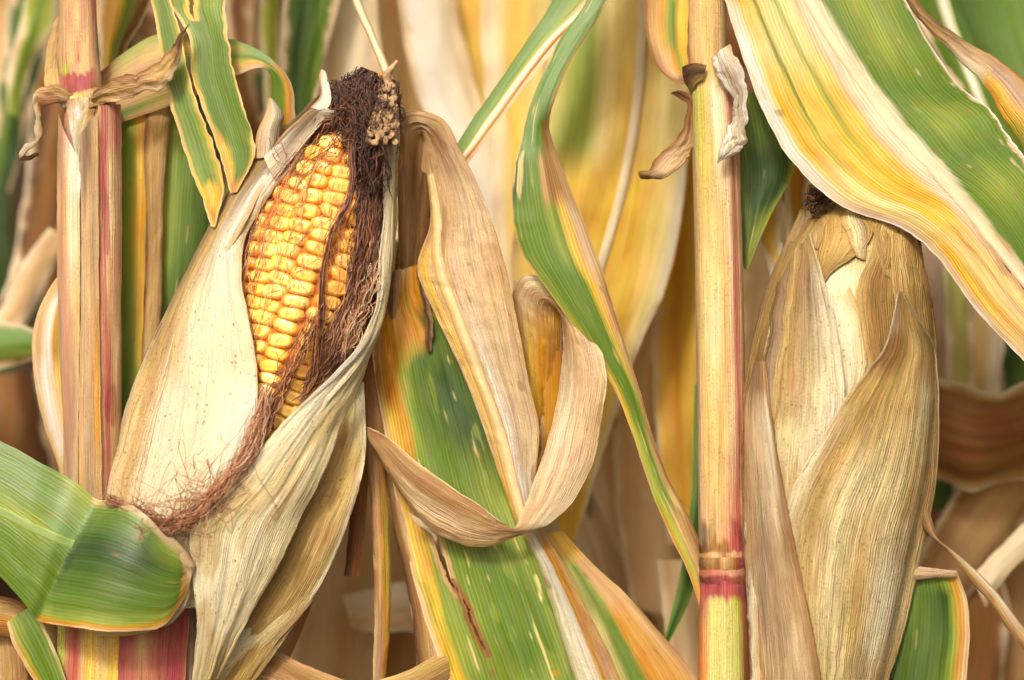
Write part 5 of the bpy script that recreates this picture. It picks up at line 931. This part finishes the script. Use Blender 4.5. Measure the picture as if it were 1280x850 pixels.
# ================================================================ BOTTOM LEFT GREEN LEAF
L_bl = leaf('wide folded green leaf with orange rim at the lower left',
     [(-60, 515, -50, -60, 690, -60), (-10, 545, -62, -12, 712, -76), (50, 578, -76, 20, 742, -92), (94, 603, -92, 38, 764, -100), (121, 624, -92, 49, 776, -96), (134, 625, -98, 66, 780, -106), (160, 629, -116, 100, 785, -128), (184, 645, -126, 136, 789, -138), (205, 668, -126, 172, 788, -136), (224, 684, -118, 204, 782, -126), (241, 703, -100, 234, 742, -108)],
     [(0, 'green 0 green .5 lgreen .6 green 1'), (2, 'green 0 green .3 lgreen .45 green .6 green 1'), (3.6, 'lgreen 0 bgreen .3 green .6 green 1'), (4.2, 'khaki 0 green .08 dgreen .5 green .85 lgreen .93 gold 1'), (5, 'tan 0 green .07 dgreen .4 green .88 lgreen .95 gold .98 ptan 1'), (7.4, 'ptan 0 green .08 dgreen .35 green .8 lgreen .93 gold .97 ptan 1'), (9.1, 'ptan 0 lgreen .12 green .3 green .7 lgreen .86 gold .95 ptan 1'), (9.7, 'ptan 0 khaki .3 gold .8 tan 1'), (10, 'tan 0 ptan .5 brown 1')],
     mat=M_GREEN, bulge=.05, vee=0, streak=.18, crumple=1., res=1.7, jag=1., buckle=.2,
     rib=dict(u=[.58, .5, .42, .3, .15, .1, .1], w=[7, 7, 6, 5, 3, 1, 1], s=(0, 4), c='lgreen 0 bgreen .5 lgreen 1', h=.08))
blade('leaf_margin', [(206, 668, -112, 198, 676, -116), (226, 678, -108, 214, 700, -116), (238, 692, -102, 222, 714, -112), (246, 706, -96, 226, 724, -108), (238, 722, -98, 222, 734, -108), (240, 738, -96, 224, 752, -108), (230, 762, -100, 212, 772, -110), (200, 782, -108, 184, 784, -116)],
     [(0, 'ptan 0 tan 1'), (2, 'rust 0 ptan .4 tan 1'), (4, 'brown 0 mauve .4 ptan 1'), (7, 'ptan 0 cream .5 tan 1')], mat=M_DRY, bulge=.35, crumple=3, buckle=3, res=1.2, jag=2, parent=L_bl)
blade('leaf_underside', [(118, 782, -102, 118, 794, -100), (150, 784, -104, 152, 795, -102), (180, 782, -104, 184, 790, -102), (205, 776, -102, 206, 780, -100)], 'cream 0 ptan 1', mat=M_DRY, bulge=.2, res=1.4, parent=L_bl)
leaf('narrow green leaf tip hanging below the folded leaf', [(8, 778, -60, 38, 758, -66), (14, 800, -62, 52, 778, -68), (30, 830, -62, 66, 806, -68), (48, 862, -62, 82, 850, -68), (60, 920, -62, 96, 910, -68)], [(0, 'ptan 0 lgreen .2 green .5 green 1'), (2, 'yellow 0 green .3 green .8 lgreen 1'), (4, 'gold 0 green .3 green .8 lgreen 1')], mat=M_GREEN, bulge=.06, edge=('ptan', 3), streak=.2)
leaf('brown withered leaf behind the lower left green leaf tip', [(-30, 740, 0, -30, 790, 0), (20, 750, 0, 20, 800, 0), (60, 770, 0, 50, 820, 0), (90, 800, 0, 80, 870, 0)], 'brown 0 tan .4 gold .6 brown 1', mat=M_DRY, bulge=.2)
leaf('tan strip in the bottom left corner', [(-20, 790, 30, 30, 800, 20), (-20, 850, 30, 34, 840, 20), (-20, 920, 30, 36, 920, 20)], 'brown 0 tan .6 brown 1', mat=M_DRY, bulge=.1)
